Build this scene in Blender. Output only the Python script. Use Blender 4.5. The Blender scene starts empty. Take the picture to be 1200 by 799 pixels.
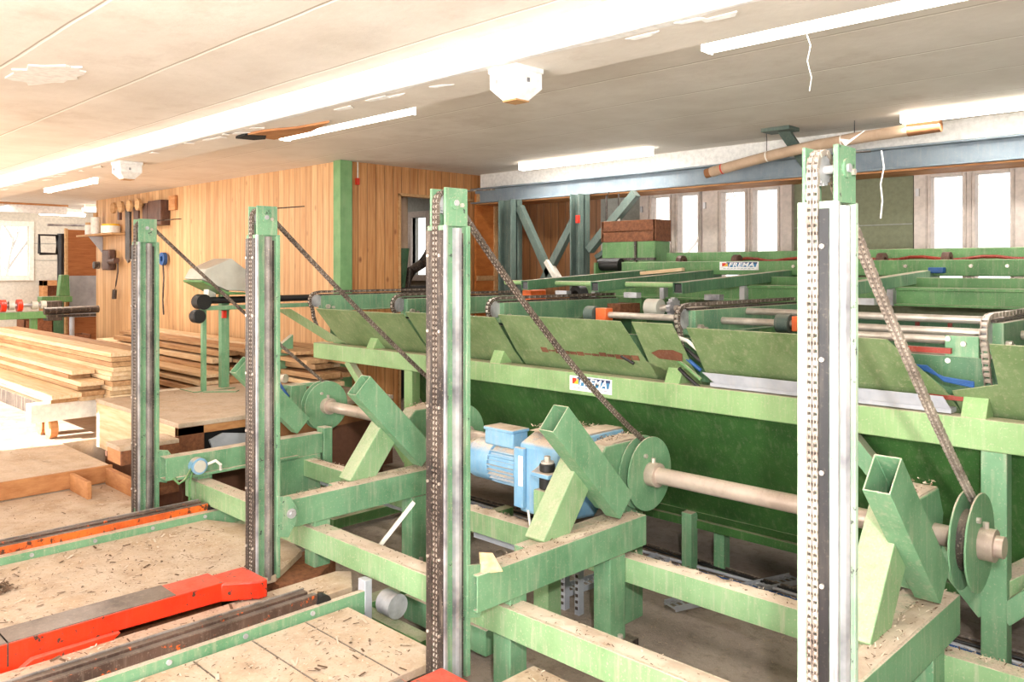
import bpy, math, random
from mathutils import Vector as V, Matrix
random.seed(7)
col = bpy.context.scene.collection
R = random.uniform
PI = math.pi

# ------------------------------------------------------------------ materials
def nt(name):
    m = bpy.data.materials.new(name); m.use_nodes = True
    n = m.node_tree.nodes; l = m.node_tree.links
    b = n['Principled BSDF']
    return m, n, l, b
def srgb(c):
    return tuple(((x/255)/12.92 if x/255 <= .04045 else (((x/255)+.055)/1.055)**2.4) for x in c)+(1,)
def mixn(n, l, a, b, fac, mode='MIX'):
    x = n.new('ShaderNodeMix'); x.data_type = 'RGBA'; x.blend_type = mode
    for i, v in ((6, a), (7, b), (0, fac)):
        if isinstance(v, (tuple, float, int)): x.inputs[i].default_value = v
        else: l.new(v, x.inputs[i])
    return x.outputs[2]
def pos(n, l, sc=(1,1,1)):
    g = n.new('ShaderNodeNewGeometry'); mp = n.new('ShaderNodeMapping'); mp.inputs[3].default_value = sc
    l.new(g.outputs['Position'], mp.inputs[0]); return mp.outputs[0]
def noise(n, l, vec, scale, detail=4, rough=.6):
    x = n.new('ShaderNodeTexNoise'); x.inputs['Scale'].default_value = scale; x.inputs['Detail'].default_value = detail
    x.inputs['Roughness'].default_value = rough; l.new(vec, x.inputs['Vector']); return x.outputs[0]
def ramp(n, l, fac, lo, hi, a=0., b=1.):
    x = n.new('ShaderNodeMapRange'); x.inputs[1].default_value = lo; x.inputs[2].default_value = hi
    x.inputs[3].default_value = a; x.inputs[4].default_value = b; l.new(fac, x.inputs[0]); return x.outputs[0]
def math_(n, l, op, a, b=None):
    x = n.new('ShaderNodeMath'); x.operation = op
    for i, v in enumerate((a, b)):
        if v is None: continue
        if isinstance(v, (int, float)): x.inputs[i].default_value = v
        else: l.new(v, x.inputs[i])
    return x.outputs[0]
def bump(n, l, b, h, s=.3, d=.01):
    x = n.new('ShaderNodeBump'); x.inputs['Strength'].default_value = s; x.inputs['Distance'].default_value = d
    l.new(h, x.inputs['Height']); l.new(x.outputs[0], b.inputs['Normal'])
DUST = srgb((205, 186, 166))
def paint(name, c, c2=None, dust=.9, rough=.5, metal=0., chips=.0, chipc=(70,50,40), vdust=.15, spec=.4):
    m, n, l, b = nt(name)
    p = pos(n, l)
    c = srgb(c); c2 = srgb(c2) if c2 else tuple(x*.75 for x in c[:3])+(1,)
    base = mixn(n, l, c, c2, ramp(n, l, noise(n, l, p, 5), .4, .7))
    st = noise(n, l, pos(n, l, (14, 14, 1.5)), 3, 5)
    base = mixn(n, l, base, DUST, ramp(n, l, st, .52, .8, 0, vdust*1.6))
    base = mixn(n, l, base, DUST, ramp(n, l, noise(n, l, p, 110, 2), .6, .72, 0, vdust*1.5))
    if chips:
        base = mixn(n, l, base, srgb(chipc), ramp(n, l, noise(n, l, p, 22, 6, .7), .62-chips*.15, .66-chips*.15))
    if dust:
        g = n.new('ShaderNodeNewGeometry'); s = n.new('ShaderNodeSeparateXYZ'); l.new(g.outputs['Normal'], s.inputs[0])
        up = ramp(n, l, s.outputs[2], .5, .85)
        nz = ramp(n, l, noise(n, l, p, 16, 6, .7), .36, .52, .5, 1.)
        f = math_(n, l, 'MULTIPLY', math_(n, l, 'MULTIPLY', up, nz), dust)
        d2 = mixn(n, l, DUST, srgb((164,142,124)), ramp(n, l, noise(n, l, p, 130, 2), .52, .66, 0, .7))
        base = mixn(n, l, base, d2, f)
    l.new(base, b.inputs['Base Color']); b.inputs['Roughness'].default_value = rough; b.inputs['Metallic'].default_value = metal
    b.inputs['Specular IOR Level'].default_value = spec
    bump(n, l, b, noise(n, l, p, 60, 4), .12, .004)
    return m
def flat(name, c, rough=.6, metal=0., emit=0., ecol=None):
    m, n, l, b = nt(name)
    base = mixn(n, l, srgb(c), tuple(x*.8 for x in srgb(c)[:3])+(1,), ramp(n, l, noise(n, l, pos(n, l), 25), .4, .7))
    l.new(base, b.inputs['Base Color']); b.inputs['Roughness'].default_value = rough; b.inputs['Metallic'].default_value = metal
    if emit:
        b.inputs['Emission Color'].default_value = srgb(ecol or c); b.inputs['Emission Strength'].default_value = emit
    return m
def boards(name, axis, pitch, c1, c2, knots=0., groove=(120,80,45), off=0.):
    """vertical tongue and groove boards running up a wall; axis = 0 (x) or 1 (y) across the boards"""
    m, n, l, b = nt(name)
    g = n.new('ShaderNodeNewGeometry'); s = n.new('ShaderNodeSeparateXYZ'); l.new(g.outputs['Position'], s.inputs[0])
    u = math_(n, l, 'DIVIDE', math_(n, l, 'ADD', s.outputs[axis], off), pitch)
    fr = math_(n, l, 'FRACT', u); fl = math_(n, l, 'FLOOR', u)
    wn = n.new('ShaderNodeTexWhiteNoise'); wn.noise_dimensions = '1D'; l.new(fl, wn.inputs['W'])
    sc = [1,1,1]; sc[axis] = 14; 
    cb = n.new('ShaderNodeCombineXYZ'); l.new(s.outputs[0], cb.inputs[0]); l.new(s.outputs[1], cb.inputs[1])
    l.new(math_(n, l, 'ADD', s.outputs[2], math_(n, l, 'MULTIPLY', wn.outputs[0], 37.)), cb.inputs[2])
    mp = n.new('ShaderNodeMapping'); mp.inputs[3].default_value = (14, 14, .9); l.new(cb.outputs[0], mp.inputs[0])
    gr = noise(n, l, mp.outputs[0], 3, 6)
    base = mixn(n, l, srgb(c1), srgb(c2), ramp(n, l, gr, .35, .7))
    base = mixn(n, l, base, mixn(n, l, srgb((255,255,255)), srgb((205,190,170)), wn.outputs[0]), .6, 'MULTIPLY')
    if knots:
        vo = n.new('ShaderNodeTexVoronoi'); vo.inputs['Scale'].default_value = 5.5
        mp2 = n.new('ShaderNodeMapping'); mp2.inputs[3].default_value = (1, 1, .6); l.new(cb.outputs[0], mp2.inputs[0]); l.new(mp2.outputs[0], vo.inputs['Vector'])
        k = ramp(n, l, vo.outputs['Distance'], .07, .15, knots, 0)
        base = mixn(n, l, base, srgb((120,66,34)), k)
    gd = ramp(n, l, math_(n, l, 'ABSOLUTE', math_(n, l, 'SUBTRACT', fr, .5)), .43, .49)
    base = mixn(n, l, base, srgb(groove), math_(n, l, 'MULTIPLY', gd, .75))
    l.new(base, b.inputs['Base Color']); b.inputs['Roughness'].default_value = .55
    bump(n, l, b, math_(n, l, 'SUBTRACT', 1., gd), .5, .008)
    return m
def wood(name, c1, c2, scale=(1.2, 14, 14), rough=.75, dust=.0, endgrain=None):
    m, n, l, b = nt(name)
    oi = n.new('ShaderNodeObjectInfo')
    g = n.new('ShaderNodeTexCoord'); mp = n.new('ShaderNodeMapping'); mp.inputs[3].default_value = scale
    l.new(g.outputs['Object'], mp.inputs[0])
    ad = n.new('ShaderNodeVectorMath'); ad.operation = 'ADD'; l.new(mp.outputs[0], ad.inputs[0])
    sc = n.new('ShaderNodeVectorMath'); sc.operation = 'SCALE'; sc.inputs[0].default_value = (17, 23, 31); l.new(oi.outputs['Random'], sc.inputs['Scale']); l.new(sc.outputs[0], ad.inputs[1])
    gr = noise(n, l, ad.outputs[0], 2.2, 7, .65)
    base = mixn(n, l, srgb(c1), srgb(c2), ramp(n, l, gr, .35, .68))
    base = mixn(n, l, base, mixn(n, l, srgb((255,255,255)), srgb((200,180,155)), oi.outputs['Random']), .5, 'MULTIPLY')
    if dust:
        p = pos(n, l)
        base = mixn(n, l, base, DUST, ramp(n, l, noise(n, l, p, 5, 6, .7), .35, .6, 0, dust))
        base = mixn(n, l, base, srgb((128,104,84)), ramp(n, l, noise(n, l, p, 70, 5, .75), .56, .72, 0, .7))
        base = mixn(n, l, base, srgb((240,224,204)), ramp(n, l, noise(n, l, p, 44, 4, .75), .6, .74, 0, .6))
    l.new(base, b.inputs['Base Color']); b.inputs['Roughness'].default_value = rough
    bump(n, l, b, gr, .2, .004)
    return m
def floor_mat():
    m, n, l, b = nt('dusty_concrete')
    p = pos(n, l)
    a = mixn(n, l, srgb((128,112,102)), srgb((168,152,138)), ramp(n, l, noise(n, l, p, 1.6, 6, .65), .3, .7))
    a = mixn(n, l, a, srgb((88,74,62)), ramp(n, l, noise(n, l, p, 14, 6, .7), .5, .75, 0, .7))
    a = mixn(n, l, a, srgb((205,186,162)), ramp(n, l, noise(n, l, p, 90, 3, .8), .6, .72, 0, .7))
    l.new(a, b.inputs['Base Color']); b.inputs['Roughness'].default_value = .9
    bump(n, l, b, noise(n, l, p, 50, 6, .75), .6, .012)
    return m
def ceil_mat():
    m, n, l, b = nt('painted_ceiling_panels')
    g = n.new('ShaderNodeNewGeometry'); s = n.new('ShaderNodeSeparateXYZ'); l.new(g.outputs['Position'], s.inputs[0])
    p = pos(n, l)
    wob = math_(n, l, 'MULTIPLY', math_(n, l, 'SUBTRACT', noise(n, l, p, 1.2, 2), .5), .03)
    yy = math_(n, l, 'ADD', s.outputs[1], wob)
    def seam(v, pitch, off, w):
        fr = math_(n, l, 'FRACT', math_(n, l, 'DIVIDE', math_(n, l, 'ADD', v, off), pitch))
        d = math_(n, l, 'MULTIPLY', math_(n, l, 'ABSOLUTE', math_(n, l, 'SUBTRACT', fr, .5)), pitch)
        return ramp(n, l, d, pitch/2-w*2.2, pitch/2-w)
    sy = seam(yy, .655, 10-1.27+.655*.0-10+ .655*20, .005)
    base = mixn(n, l, srgb((236,228,218)), srgb((222,212,200)), ramp(n, l, noise(n, l, p, 2.2, 6, .6), .35, .7))
    base = mixn(n, l, base, srgb((166,140,112)), ramp(n, l, noise(n, l, p, .9, 7, .75), .56, .78, 0, .4))
    base = mixn(n, l, base, srgb((248,242,232)), ramp(n, l, noise(n, l, p, 34, 5, .8), .66, .74, 0, .6))
    base = mixn(n, l, base, srgb((250,244,234)), math_(n, l, 'MULTIPLY', sy, .9))
    dk = seam(math_(n, l, 'ADD', yy, .012), .655, -1.27+.655*20, .003)
    base = mixn(n, l, base, srgb((150,126,100)), math_(n, l, 'MULTIPLY', dk, .5))
    l.new(base, b.inputs['Base Color']); b.inputs['Roughness'].default_value = .7
    bump(n, l, b, math_(n, l, 'ADD', math_(n, l, 'MULTIPLY', sy, -1), math_(n, l, 'MULTIPLY', noise(n, l, p, 20, 5), .5)), .35, .01)
    return m

M = dict(
 mast = paint('mast_green_paint', (118,158,122), (88,128,96), dust=.6, vdust=.3, chips=.03, chipc=(60,66,60)),
 frame = paint('frame_green_paint', (116,158,120), (94,138,100), dust=1., vdust=.25, chips=.0),
 framepale = paint('pale_green_paint', (140,172,126), (118,152,106), dust=1., vdust=.35),
 rail = paint('rail_green_paint', (142,174,118), (122,156,100), dust=.8, vdust=.25),
 hopper = paint('hopper_dark_green', (56,96,46), (42,78,36), dust=.4, vdust=.08, rough=.42),
 flap = paint('flap_olive_green', (122,142,98), (98,122,76), dust=.4, vdust=.2),
 arm = paint('arm_green_paint', (112,152,114), (84,126,96), dust=.8, vdust=.25),
 back = paint('back_machine_green', (100,144,88), (78,120,70), dust=.6, vdust=.15),
 backdark = paint('back_arm_green', (78,118,84), (60,96,68), dust=.8, vdust=.12),
 steel = paint('worn_steel', (196,194,196), (112,110,114), dust=.2, rough=.35, metal=.3, vdust=.15),
 dark = paint('greasy_dark_steel', (70,60,54), (38,33,32), dust=.3, rough=.45, metal=.2, vdust=.25),
 darkclean = paint('black_steel', (34,32,34), (22,22,24), dust=.1, rough=.4, vdust=.05),
 chain = paint('chain_steel', (182,168,156), (120,106,98), dust=.2, rough=.4, metal=.25, vdust=.3),
 chaindark = paint('chain_dark_plates', (110,96,86), (66,56,50), dust=.1, rough=.45, metal=.25, vdust=.25),
 shaft = paint('shaft_steel', (196,178,164), (150,130,118), dust=.5, rough=.35, metal=.3, vdust=.2),
 rod = paint('bright_rod', (216,206,194), (156,142,130), dust=.2, rough=.28, metal=.45, vdust=.05),
 red = paint('red_paint', (226,52,20), (200,36,14), dust=.15, rough=.35, chips=.1, vdust=.02),
 orange = paint('orange_worn', (222,104,34), (176,72,26), dust=.1, chips=.45, chipc=(84,48,32), vdust=.05),
 rust = paint('rusty_dark_steel', (92,70,60), (58,44,38), dust=.12, rough=.4, metal=.2, chips=.1, chipc=(206,92,30), vdust=.1),
 orangep = paint('orange_plastic', (236,112,50), (210,86,34), dust=.2, vdust=.05), redox = paint('red_oxide', (150,52,36), (110,40,28), dust=.3),
 blue = paint('motor_blue', (132,174,200), (104,150,184), dust=1., vdust=.15, rough=.4),
 rustpaint = paint('brown_rust', (128,82,62), (96,58,44), dust=0, vdust=.1),
 steeldull = paint('dull_worn_steel', (142,134,128), (76,70,66), dust=.2, rough=.45, metal=.2, vdust=.25),
 darkchip = flat('bark_flecks', (104,80,60), .9),
 tracktop = paint('polished_track_steel', (124,110,102), (74,62,56), dust=.1, rough=.35, metal=.35, vdust=.15),
 mastflash = paint('flash_paled_green', (178,198,174), (140,172,142), dust=.3, vdust=.4, chips=.02, chipc=(90,90,84)),  # flash glare on the nearest mast painted into its green
 rubber = flat('black_rubber', (28,26,26), .5),
 bluesteel = paint('blue_grey_beam', (134,146,154), (116,128,138), dust=0, vdust=.1, rough=.6),
 gsteel = paint('grey_green_steel', (94,110,102), (76,92,86), dust=.2, vdust=.1),
 gcol = paint('green_column_paint', (124,166,112), (104,148,96), dust=0, vdust=.08),
 white = flat('white_paint', (246,243,238), .6),
 cream = flat('cream_plastic', (240,234,222), .5),
 offwhite = flat('off_white_wall', (214,206,192), .8),
 olive = flat('olive_wall_panel', (122,124,98), .8),
 greywall = flat('grey_wall', (150,150,142), .85),
 winframe = flat('window_frame_paint', (206,192,182), .6),
 pinkish = flat('window_post', (190,176,166), .7),
 tube = flat('lamp_diffuser', (255,252,245), .4, emit=5., ecol=(255,248,236)),
 card = paint('cardboard', (200,172,146), (178,150,124), dust=.3, rough=.8),
 cardend = flat('cardboard_end', (150,100,62), .8),
 floor = floor_mat(), ceiling = ceil_mat(),
 wall1 = boards('pine_cladding_light', 0, .115, (228,186,138), (208,158,108), knots=.4, groove=(150,100,60)),
 wall2 = boards('pine_cladding_knotty', 1, .115, (214,158,102), (180,118,66), knots=.85, off=.03),
 wall3 = boards('old_brown_cladding', 0, .11, (150,104,66), (122,80,48), knots=.5, groove=(60,38,24)),
 ply = wood('dusty_plywood', (198,172,144), (172,146,120), dust=.7, scale=(3,3,3)),
 plyedge = wood('plywood_orange', (206,150,98), (172,112,66), scale=(3,3,10)),
 osb = wood('chipboard_brown', (150,96,62), (106,62,38), scale=(16,16,16)),
 board = wood('sawn_board', (238,214,178), (212,176,130)),
 board2 = wood('sawn_board_brown', (206,168,124), (160,116,76)),
 doorw = wood('orange_door_ply', (206,128,66), (170,94,44), scale=(2,2,6), rough=.35),
 doorf = wood('pale_door_frame', (214,174,126), (186,140,92)),
 farwood = wood('far_door_wood', (190,124,72), (160,96,52), scale=(6,2,20)),
 brownleather = paint('brown_belt', (96,66,54), (66,46,40), dust=0, vdust=.1),
 glass = None, snow = flat('pale_ground', (235,235,235), .9), bark = flat('glowing_bark', (176,168,160), .9, emit=.3),  # bark is pale and glows, imitating overexposed trees
 yellow = flat('yellow', (240,190,40), .5), signred = flat('sign_red', (214,50,24), .5), signblue = flat('sign_blue', (60,130,176), .5),
 signnavy = flat('sign_navy', (44,66,110), .5), signwhite = flat('sign_white', (248,246,244), .5), cable = flat('blue_cable', (30,80,140), .5),
 grey = paint('grey_case', (196,194,182), (178,174,162), dust=.5, vdust=.12), greystrip = paint('grey_strip', (176,178,184), (150,152,160), dust=.1, vdust=.1),
 mound = paint('sawdust', (208,190,170), (170,148,126), dust=0, rough=.95, vdust=.2), floorchip = flat('old_shavings', (158,138,118), .9), brown = flat('shaded_platform_brown', (110,72,52), .8),  # brown carries the shade of the platform side
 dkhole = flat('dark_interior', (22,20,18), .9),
)
g, n, l, b = nt('window_glass'); b.inputs['Transmission Weight'].default_value = 1; b.inputs['Roughness'].default_value = .0; b.inputs['IOR'].default_value = 1.01
b.inputs['Base Color'].default_value = (1,1,1,1); M['glass'] = g

# ------------------------------------------------------------------ mesh builder
class MB:
    def __init__(s): s.v = []; s.f = []
    def add(s, vs, fs):
        k = len(s.v); s.v += [tuple(x) for x in vs]; s.f += [tuple(i+k for i in f) for f in fs]; return s
    def box(s, x0, x1, y0, y1, z0, z1):
        vs = [(x,y,z) for x in (x0,x1) for y in (y0,y1) for z in (z0,z1)]
        return s.add(vs, [(0,1,3,2),(4,6,7,5),(0,4,5,1),(2,3,7,6),(0,2,6,4),(1,5,7,3)])
    def frame(s, A, B, up):
        A, B = V(A), V(B); d = (B-A).normalized(); up = V(up)
        sd = d.cross(up)
        if sd.length < 1e-4: sd = d.cross(V((1,0,0)))
        sd.normalize(); u = sd.cross(d).normalized(); return A, B, d, sd, u
    def beam(s, A, B, w, h, up=(0,0,1)):
        A, B, d, sd, u = s.frame(A, B, up)
        vs = [P+sd*a*w/2+u*c*h/2 for P in (A,B) for a in (-1,1) for c in (-1,1)]
        return s.add(vs, [(0,1,3,2),(4,6,7,5),(0,4,5,1),(2,3,7,6),(0,2,6,4),(1,5,7,3)])
    def hollow(s, A, B, w, h, t=.006, up=(0,0,1)):
        A, B, d, sd, u = s.frame(A, B, up)
        q = [(-1,-1),(1,-1),(1,1),(-1,1)]
        vs = [P+sd*a*(w/2-e)+u*c*(h/2-e) for e in (0,t) for P in (A,B) for a,c in q]
        fs = []
        for i in range(4):
            j = (i+1)%4
            fs += [(i,j,4+j,4+i), (8+j,8+i,12+i,12+j), (j,i,8+i,8+j), (4+i,4+j,12+j,12+i)]
        return s.add(vs, fs)
    def cyl(s, A, B, r, n=20, r2=None, cap=True):
        A, B, d, sd, u = s.frame(A, B, (0,0,1) if abs((V(B)-V(A)).normalized().z) < .95 else (1,0,0))
        r2 = r if r2 is None else r2
        vs = [P+(sd*math.cos(2*PI*i/n)+u*math.sin(2*PI*i/n))*rr for P, rr in ((A,r),(B,r2)) for i in range(n)]
        fs = [(i,(i+1)%n,n+(i+1)%n,n+i) for i in range(n)]
        if cap: fs += [tuple(range(n))[::-1], tuple(range(n,2*n))]
        return s.add(vs, fs)
    def ring(s, C, ax, r, ri, w, n=28):
        """annular wheel about axis ax"""
        C = V(C); ax = V(ax).normalized(); A, B, d, sd, u = s.frame(C-ax*w/2, C+ax*w/2, (0,0,1) if abs(ax.z) < .9 else (1,0,0))
        vs = [P+(sd*math.cos(2*PI*i/n)+u*math.sin(2*PI*i/n))*rr for P, rr in ((A,r),(B,r),(A,ri),(B,ri)) for i in range(n)]
        fs = []
        for i in range(n):
            j = (i+1)%n; fs += [(i,j,n+j,n+i),(2*n+j,2*n+i,3*n+i,3*n+j),(j,i,2*n+i,2*n+j),(n+i,n+j,3*n+j,3*n+i)]
        return s.add(vs, fs)
    def gear(s, C, ax, r, w, teeth=18, th=.01):
        C = V(C); ax = V(ax).normalized(); A, B, d, sd, u = s.frame(C-ax*w/2, C+ax*w/2, (0,0,1) if abs(ax.z) < .9 else (1,0,0))
        n = teeth*4; vs = []
        for P in (A,B):
            for i in range(n):
                rr = r+(th if i%4 in (1,2) else 0); a = 2*PI*i/n
                vs.append(P+(sd*math.cos(a)+u*math.sin(a))*rr)
        return s.add(vs, [(i,(i+1)%n,n+(i+1)%n,n+i) for i in range(n)]+[tuple(range(n))[::-1], tuple(range(n,2*n))])
    def prism(s, pts, ax, a, b):
        """2D polygon (other two axes in order) extruded along axis ax from a to b"""
        def P(p, t):
            q = list(p); q.insert(ax, t); return tuple(q)
        n = len(pts); vs = [P(p,a) for p in pts]+[P(p,b) for p in pts]
        return s.add(vs, [tuple(range(n))[::-1], tuple(range(n,2*n))]+[(i,(i+1)%n,n+(i+1)%n,n+i) for i in range(n)])
    def sheet(s, pts, t, nrm):
        nrm = V(nrm).normalized()*t/2; n = len(pts)
        vs = [V(p)-nrm for p in pts]+[V(p)+nrm for p in pts]
        return s.add(vs, [tuple(range(n))[::-1], tuple(range(n,2*n))]+[(i,(i+1)%n,n+(i+1)%n,n+i) for i in range(n)])
    def path(s, pts, r, n=8):
        pts = [V(p) for p in pts]; k = len(s.v); m = len(pts)
        for i, P in enumerate(pts):
            d = (pts[min(i+1,m-1)]-pts[max(i-1,0)]).normalized()
            a = d.cross(V((0,0,1)) if abs(d.z) < .9 else V((1,0,0))).normalized(); c = d.cross(a)
            for j in range(n): s.v.append(tuple(P+(a*math.cos(2*PI*j/n)+c*math.sin(2*PI*j/n))*r))
        for i in range(m-1):
            for j in range(n): s.f.append((k+i*n+j, k+i*n+(j+1)%n, k+(i+1)*n+(j+1)%n, k+(i+1)*n+j))
        s.f += [tuple(range(k,k+n))[::-1], tuple(range(k+(m-1)*n, k+m*n))]
        return s
    def loose(s, name, mat, parent=None, bevel=0., smooth=True):
        """one object per separate piece"""
        par = list(range(len(s.v)))
        def fd(i):
            while par[i] != i: par[i] = par[par[i]]; i = par[i]
            return i
        for f in s.f:
            for j in f[1:]: par[fd(j)] = fd(f[0])
        grp = {}
        for f in s.f: grp.setdefault(fd(f[0]), []).append(f)
        out = []
        for fs in grp.values():
            ids = sorted({i for f in fs for i in f}); mp = {i: k for k, i in enumerate(ids)}
            m = MB(); m.v = [s.v[i] for i in ids]; m.f = [tuple(mp[i] for i in f) for f in fs]
            out.append(m.build(name, mat, parent, bevel, smooth))
        return out[0]
    def build(s, name, mat, parent=None, bevel=0., smooth=True):
        o_ = V((0,0,0))
        q = parent
        while q is not None: o_ = o_+q.location; q = q.parent
        me = bpy.data.meshes.new(name)
        org = V((0,0,0))
        if parent is None and s.v:      # top-level mesh: origin at its own base
            xs, ys, zs = zip(*s.v); org = V(((min(xs)+max(xs))/2, (min(ys)+max(ys))/2, min(zs)))
        me.from_pydata([tuple(V(v)-o_-org) for v in s.v], [], s.f); me.validate()
        import bmesh
        bm = bmesh.new(); bm.from_mesh(me); bmesh.ops.recalc_face_normals(bm, faces=bm.faces); bm.to_mesh(me); bm.free()
        me.materials.append(M[mat] if isinstance(mat, str) else mat)
        if smooth:
            for p in me.polygons: p.use_smooth = True
            me.set_sharp_from_angle(angle=math.radians(35))
        ob = bpy.data.objects.new(name, me); col.objects.link(ob); ob.parent = parent
        if parent is None: ob.location = org
        if bevel:
            md = ob.modifiers.new('bevel', 'BEVEL'); md.width = bevel; md.segments = 2; md.limit_method = 'ANGLE'; md.angle_limit = math.radians(50)
        return ob
def tag(o, label, cat, group=None):
    o['label'] = label; o['category'] = cat
    if group: o['group'] = group
    return o
def thing(name, loc, label, cat, group=None):
    o = bpy.data.objects.new(name, None); col.objects.link(o); o.location = loc; o.empty_display_size = .1
    return tag(o, label, cat, group)
def struct(name, mb, mat, bevel=0.):
    o = mb.build(name, mat, None, bevel); o['kind'] = 'structure'; return o

# ------------------------------------------------------------------ chain along a polyline
def resample(pts, step):
    pts = [V(p) for p in pts]; out = [pts[0]]; acc = 0.; i = 0; cur = pts[0]
    while i < len(pts)-1:
        d = (pts[i+1]-cur).length
        if acc+d >= step:
            cur = cur+(pts[i+1]-cur).normalized()*(step-acc); out.append(cur); acc = 0.
        else: acc += d; cur = pts[i+1]; i += 1
    return out
def chain_mb(pts, pitch, width, strands=1, h=.014, t=.0022, sd=V((1,0,0))):
    """returns plates MB and rollers MB"""
    P = resample(pts, pitch); pl, ro = MB(), MB()
    offs = []
    for k in range(strands):
        c = (k-(strands-1)/2)*width/strands; offs.append((c, width/strands))
    for i in range(len(P)-1):
        a, b_ = P[i], P[i+1]; d = (b_-a).normalized(); u = sd.cross(d).normalized()
        for c, w in offs:
            inset = 0 if i%2 else .0022
            for sgn in (-1, 1):
                o_ = sd*(c+sgn*(w/2-t-inset))
                pl.beam(a+o_-d*.005, b_+o_+d*.005, t, h, u)
            ro.cyl(a+sd*(c-w/2+t), a+sd*(c+w/2-t), h*.5, 6)
    return pl, ro

# ================================================================== ROOM
CZ = 2.96
struct('floor', MB().box(-19,2.5,-2.2,7.3,-.1,0), 'floor')
struct('ceiling', MB().box(-19,2.5,-2.4,7.4,CZ,CZ+.12), 'ceiling')
c_ = bpy.data.objects['ceiling']
# peeled plaster on the ceiling
mb = MB(); pts = []
for i in range(26):
    a = 2*PI*i/26; r_ = R(.75,1.1)
    pts.append(V((-5.22+.36*r_*math.cos(a)+.05*math.sin(a), 1.5+.17*r_*math.sin(a), CZ-.004)))
mb.sheet(pts, .01, (0,0,1)); pp = mb.build('peeled_plaster', 'white', c_)
# raised floor on the left (timber deck level) behind the step
mb = MB().box(-19,-6.5,-2.2,2.3,.001,.36).box(-19,-7.62,2.3,4.8,.001,.36)
struct('floor_2', mb, 'ply')
struct('floor_3', MB().box(-19,-7.3,4.84,7.3,.001,.36), 'floor')
struct('trim_1', MB().box(-6.5,-6.47,-2.2,2.3,.245,.37), 'plyedge', .003)
# concrete ceiling beam with peeling paint
def ragged(x0, x1, y, z0, z1, n, amp):
    pts = [(x0, z1)]
    return pts
mb = MB().box(-19,2.5,2.72,3.08,2.81,CZ)
struct('trim_2', mb, 'white', .01)
mb = MB(); pts = []; N = 90
low = [V((-14+16.4*i/N, 2.735+abs(R(-.02,.05)), 2.806)) for i in range(N+1)]
for i in range(N):
    a, b2 = low[i], low[i+1]; mb.add([a, b2, (b2.x,3.10,2.806), (a.x,3.10,2.806)], [(0,1,2,3)])
mb2 = mb; o = mb.build('underside_panel', 'ceiling', bpy.data.objects['trim_2'])
mb = MB()
for k in range(40):
    x = R(-13,1); y = R(2.73,2.8); mb.sheet([(x,y,2.803),(x+R(.03,.2),y+R(-.01,.02),2.803),(x+R(.05,.2),y+R(.02,.05),2.798),(x+R(0,.04),y+.03,2.8)], .003, (0,0,1))
mb.build('flaking_paint', 'white', bpy.data.objects['trim_2'])
MB().prism([(-5.5,2.84),(-5.2,2.86),(-4.95,2.95),(-4.6,2.98),(-5.0,3.09),(-5.5,3.09)], 2, 2.79, 2.804).build('broken_patch', 'plyedge', bpy.data.objects['trim_2'])
MB().prism([(-5.62,2.85),(-5.44,2.83),(-5.36,2.95),(-5.5,3.02),(-5.6,2.98)], 2, 2.785, 2.803).build('dark_hole', 'dkhole', bpy.data.objects['trim_2'])
MB().beam((-9,3.12,2.955),(2.4,3.12,2.955),.02,.012).build('joint_strip', 'plyedge', bpy.data.objects['trim_2'])

# left clad wall and the wall with the doorway
struct('wall_left', MB().box(-14.34,-7.29,4.84,4.94,.3,CZ), 'wall1')
mb = MB().box(-7.30,-7.22,4.9,5.58,0,CZ).box(-7.30,-7.22,5.58,6.66,2.64,CZ).box(-7.30,-7.22,6.66,7.0,0,CZ)
struct('wall_middle', mb, 'wall2')
struct('trim_3', MB().box(-7.31,-7.18,4.78,4.93,0,CZ), 'gcol', .006)
struct('wall_side', MB().box(-14.42,-14.34,4.9,7.3,.3,CZ), 'wall1')
# room behind the doorway
struct('wall_back_room', MB().box(-11.1,-11.0,4.94,7.3,.3,CZ), 'greywall')
# window wall
Y0 = 7.0
WZ0, WZ1 = 1.55, 2.60
wins = [(-5.02,-4.30,[(-4.875,-4.66),(-4.56,-4.336)]), (-4.28,-3.45,[(-4.075,-3.834),(-3.747,-3.512)]), (-2.34,-1.53,[(-2.213,-1.985),(-1.895,-1.66)]), (-1.50,-.7,[(-1.37,-1.14),(-1.05,-.82)])]
edges = [(-5.02,-4.30),(-4.30,-3.45),(-2.355,-1.52),(-1.52,-.7)]
mb = MB().box(-14.4,-8.78,Y0,Y0+.1,0,CZ).box(-8.46,-7.3,Y0,Y0+.1,0,CZ).box(-8.78,-8.46,Y0,Y0+.1,0,1.76).box(-8.78,-8.46,Y0,Y0+.1,2.53,CZ)
struct('wall_far', mb, 'greywall')
w = struct('window_8', MB().box(-8.86,-8.78,Y0-.04,Y0+.05,1.68,2.61).box(-8.46,-8.38,Y0-.04,Y0+.05,1.68,2.61).box(-8.78,-8.46,Y0-.04,Y0+.05,2.53,2.61).box(-8.78,-8.46,Y0-.04,Y0+.05,1.68,1.76), 'pinkish', .004)
MB().box(-8.78,-8.46,Y0+.02,Y0+.025,1.76,2.53).build('pane', 'glass', w)
def clip(x0, x1, mat, name):
    mb = MB(); holes = [e for e in edges if e[0] >= x0-.01 and e[1] <= x1+.01]
    if not holes: mb.box(x0,x1,Y0,Y0+.1,0,CZ)
    else:
        mb.box(x0,x1,Y0,Y0+.1,0,WZ0).box(x0,x1,Y0,Y0+.1,WZ1,CZ)
        xs = [x0]+[v for e in holes for v in e]+[x1]
        for a, b_ in zip(xs[::2], xs[1::2]):
            if b_-a > .01: mb.box(a,b_,Y0,Y0+.1,WZ0,WZ1)
    return struct(name, mb, mat)
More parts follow.
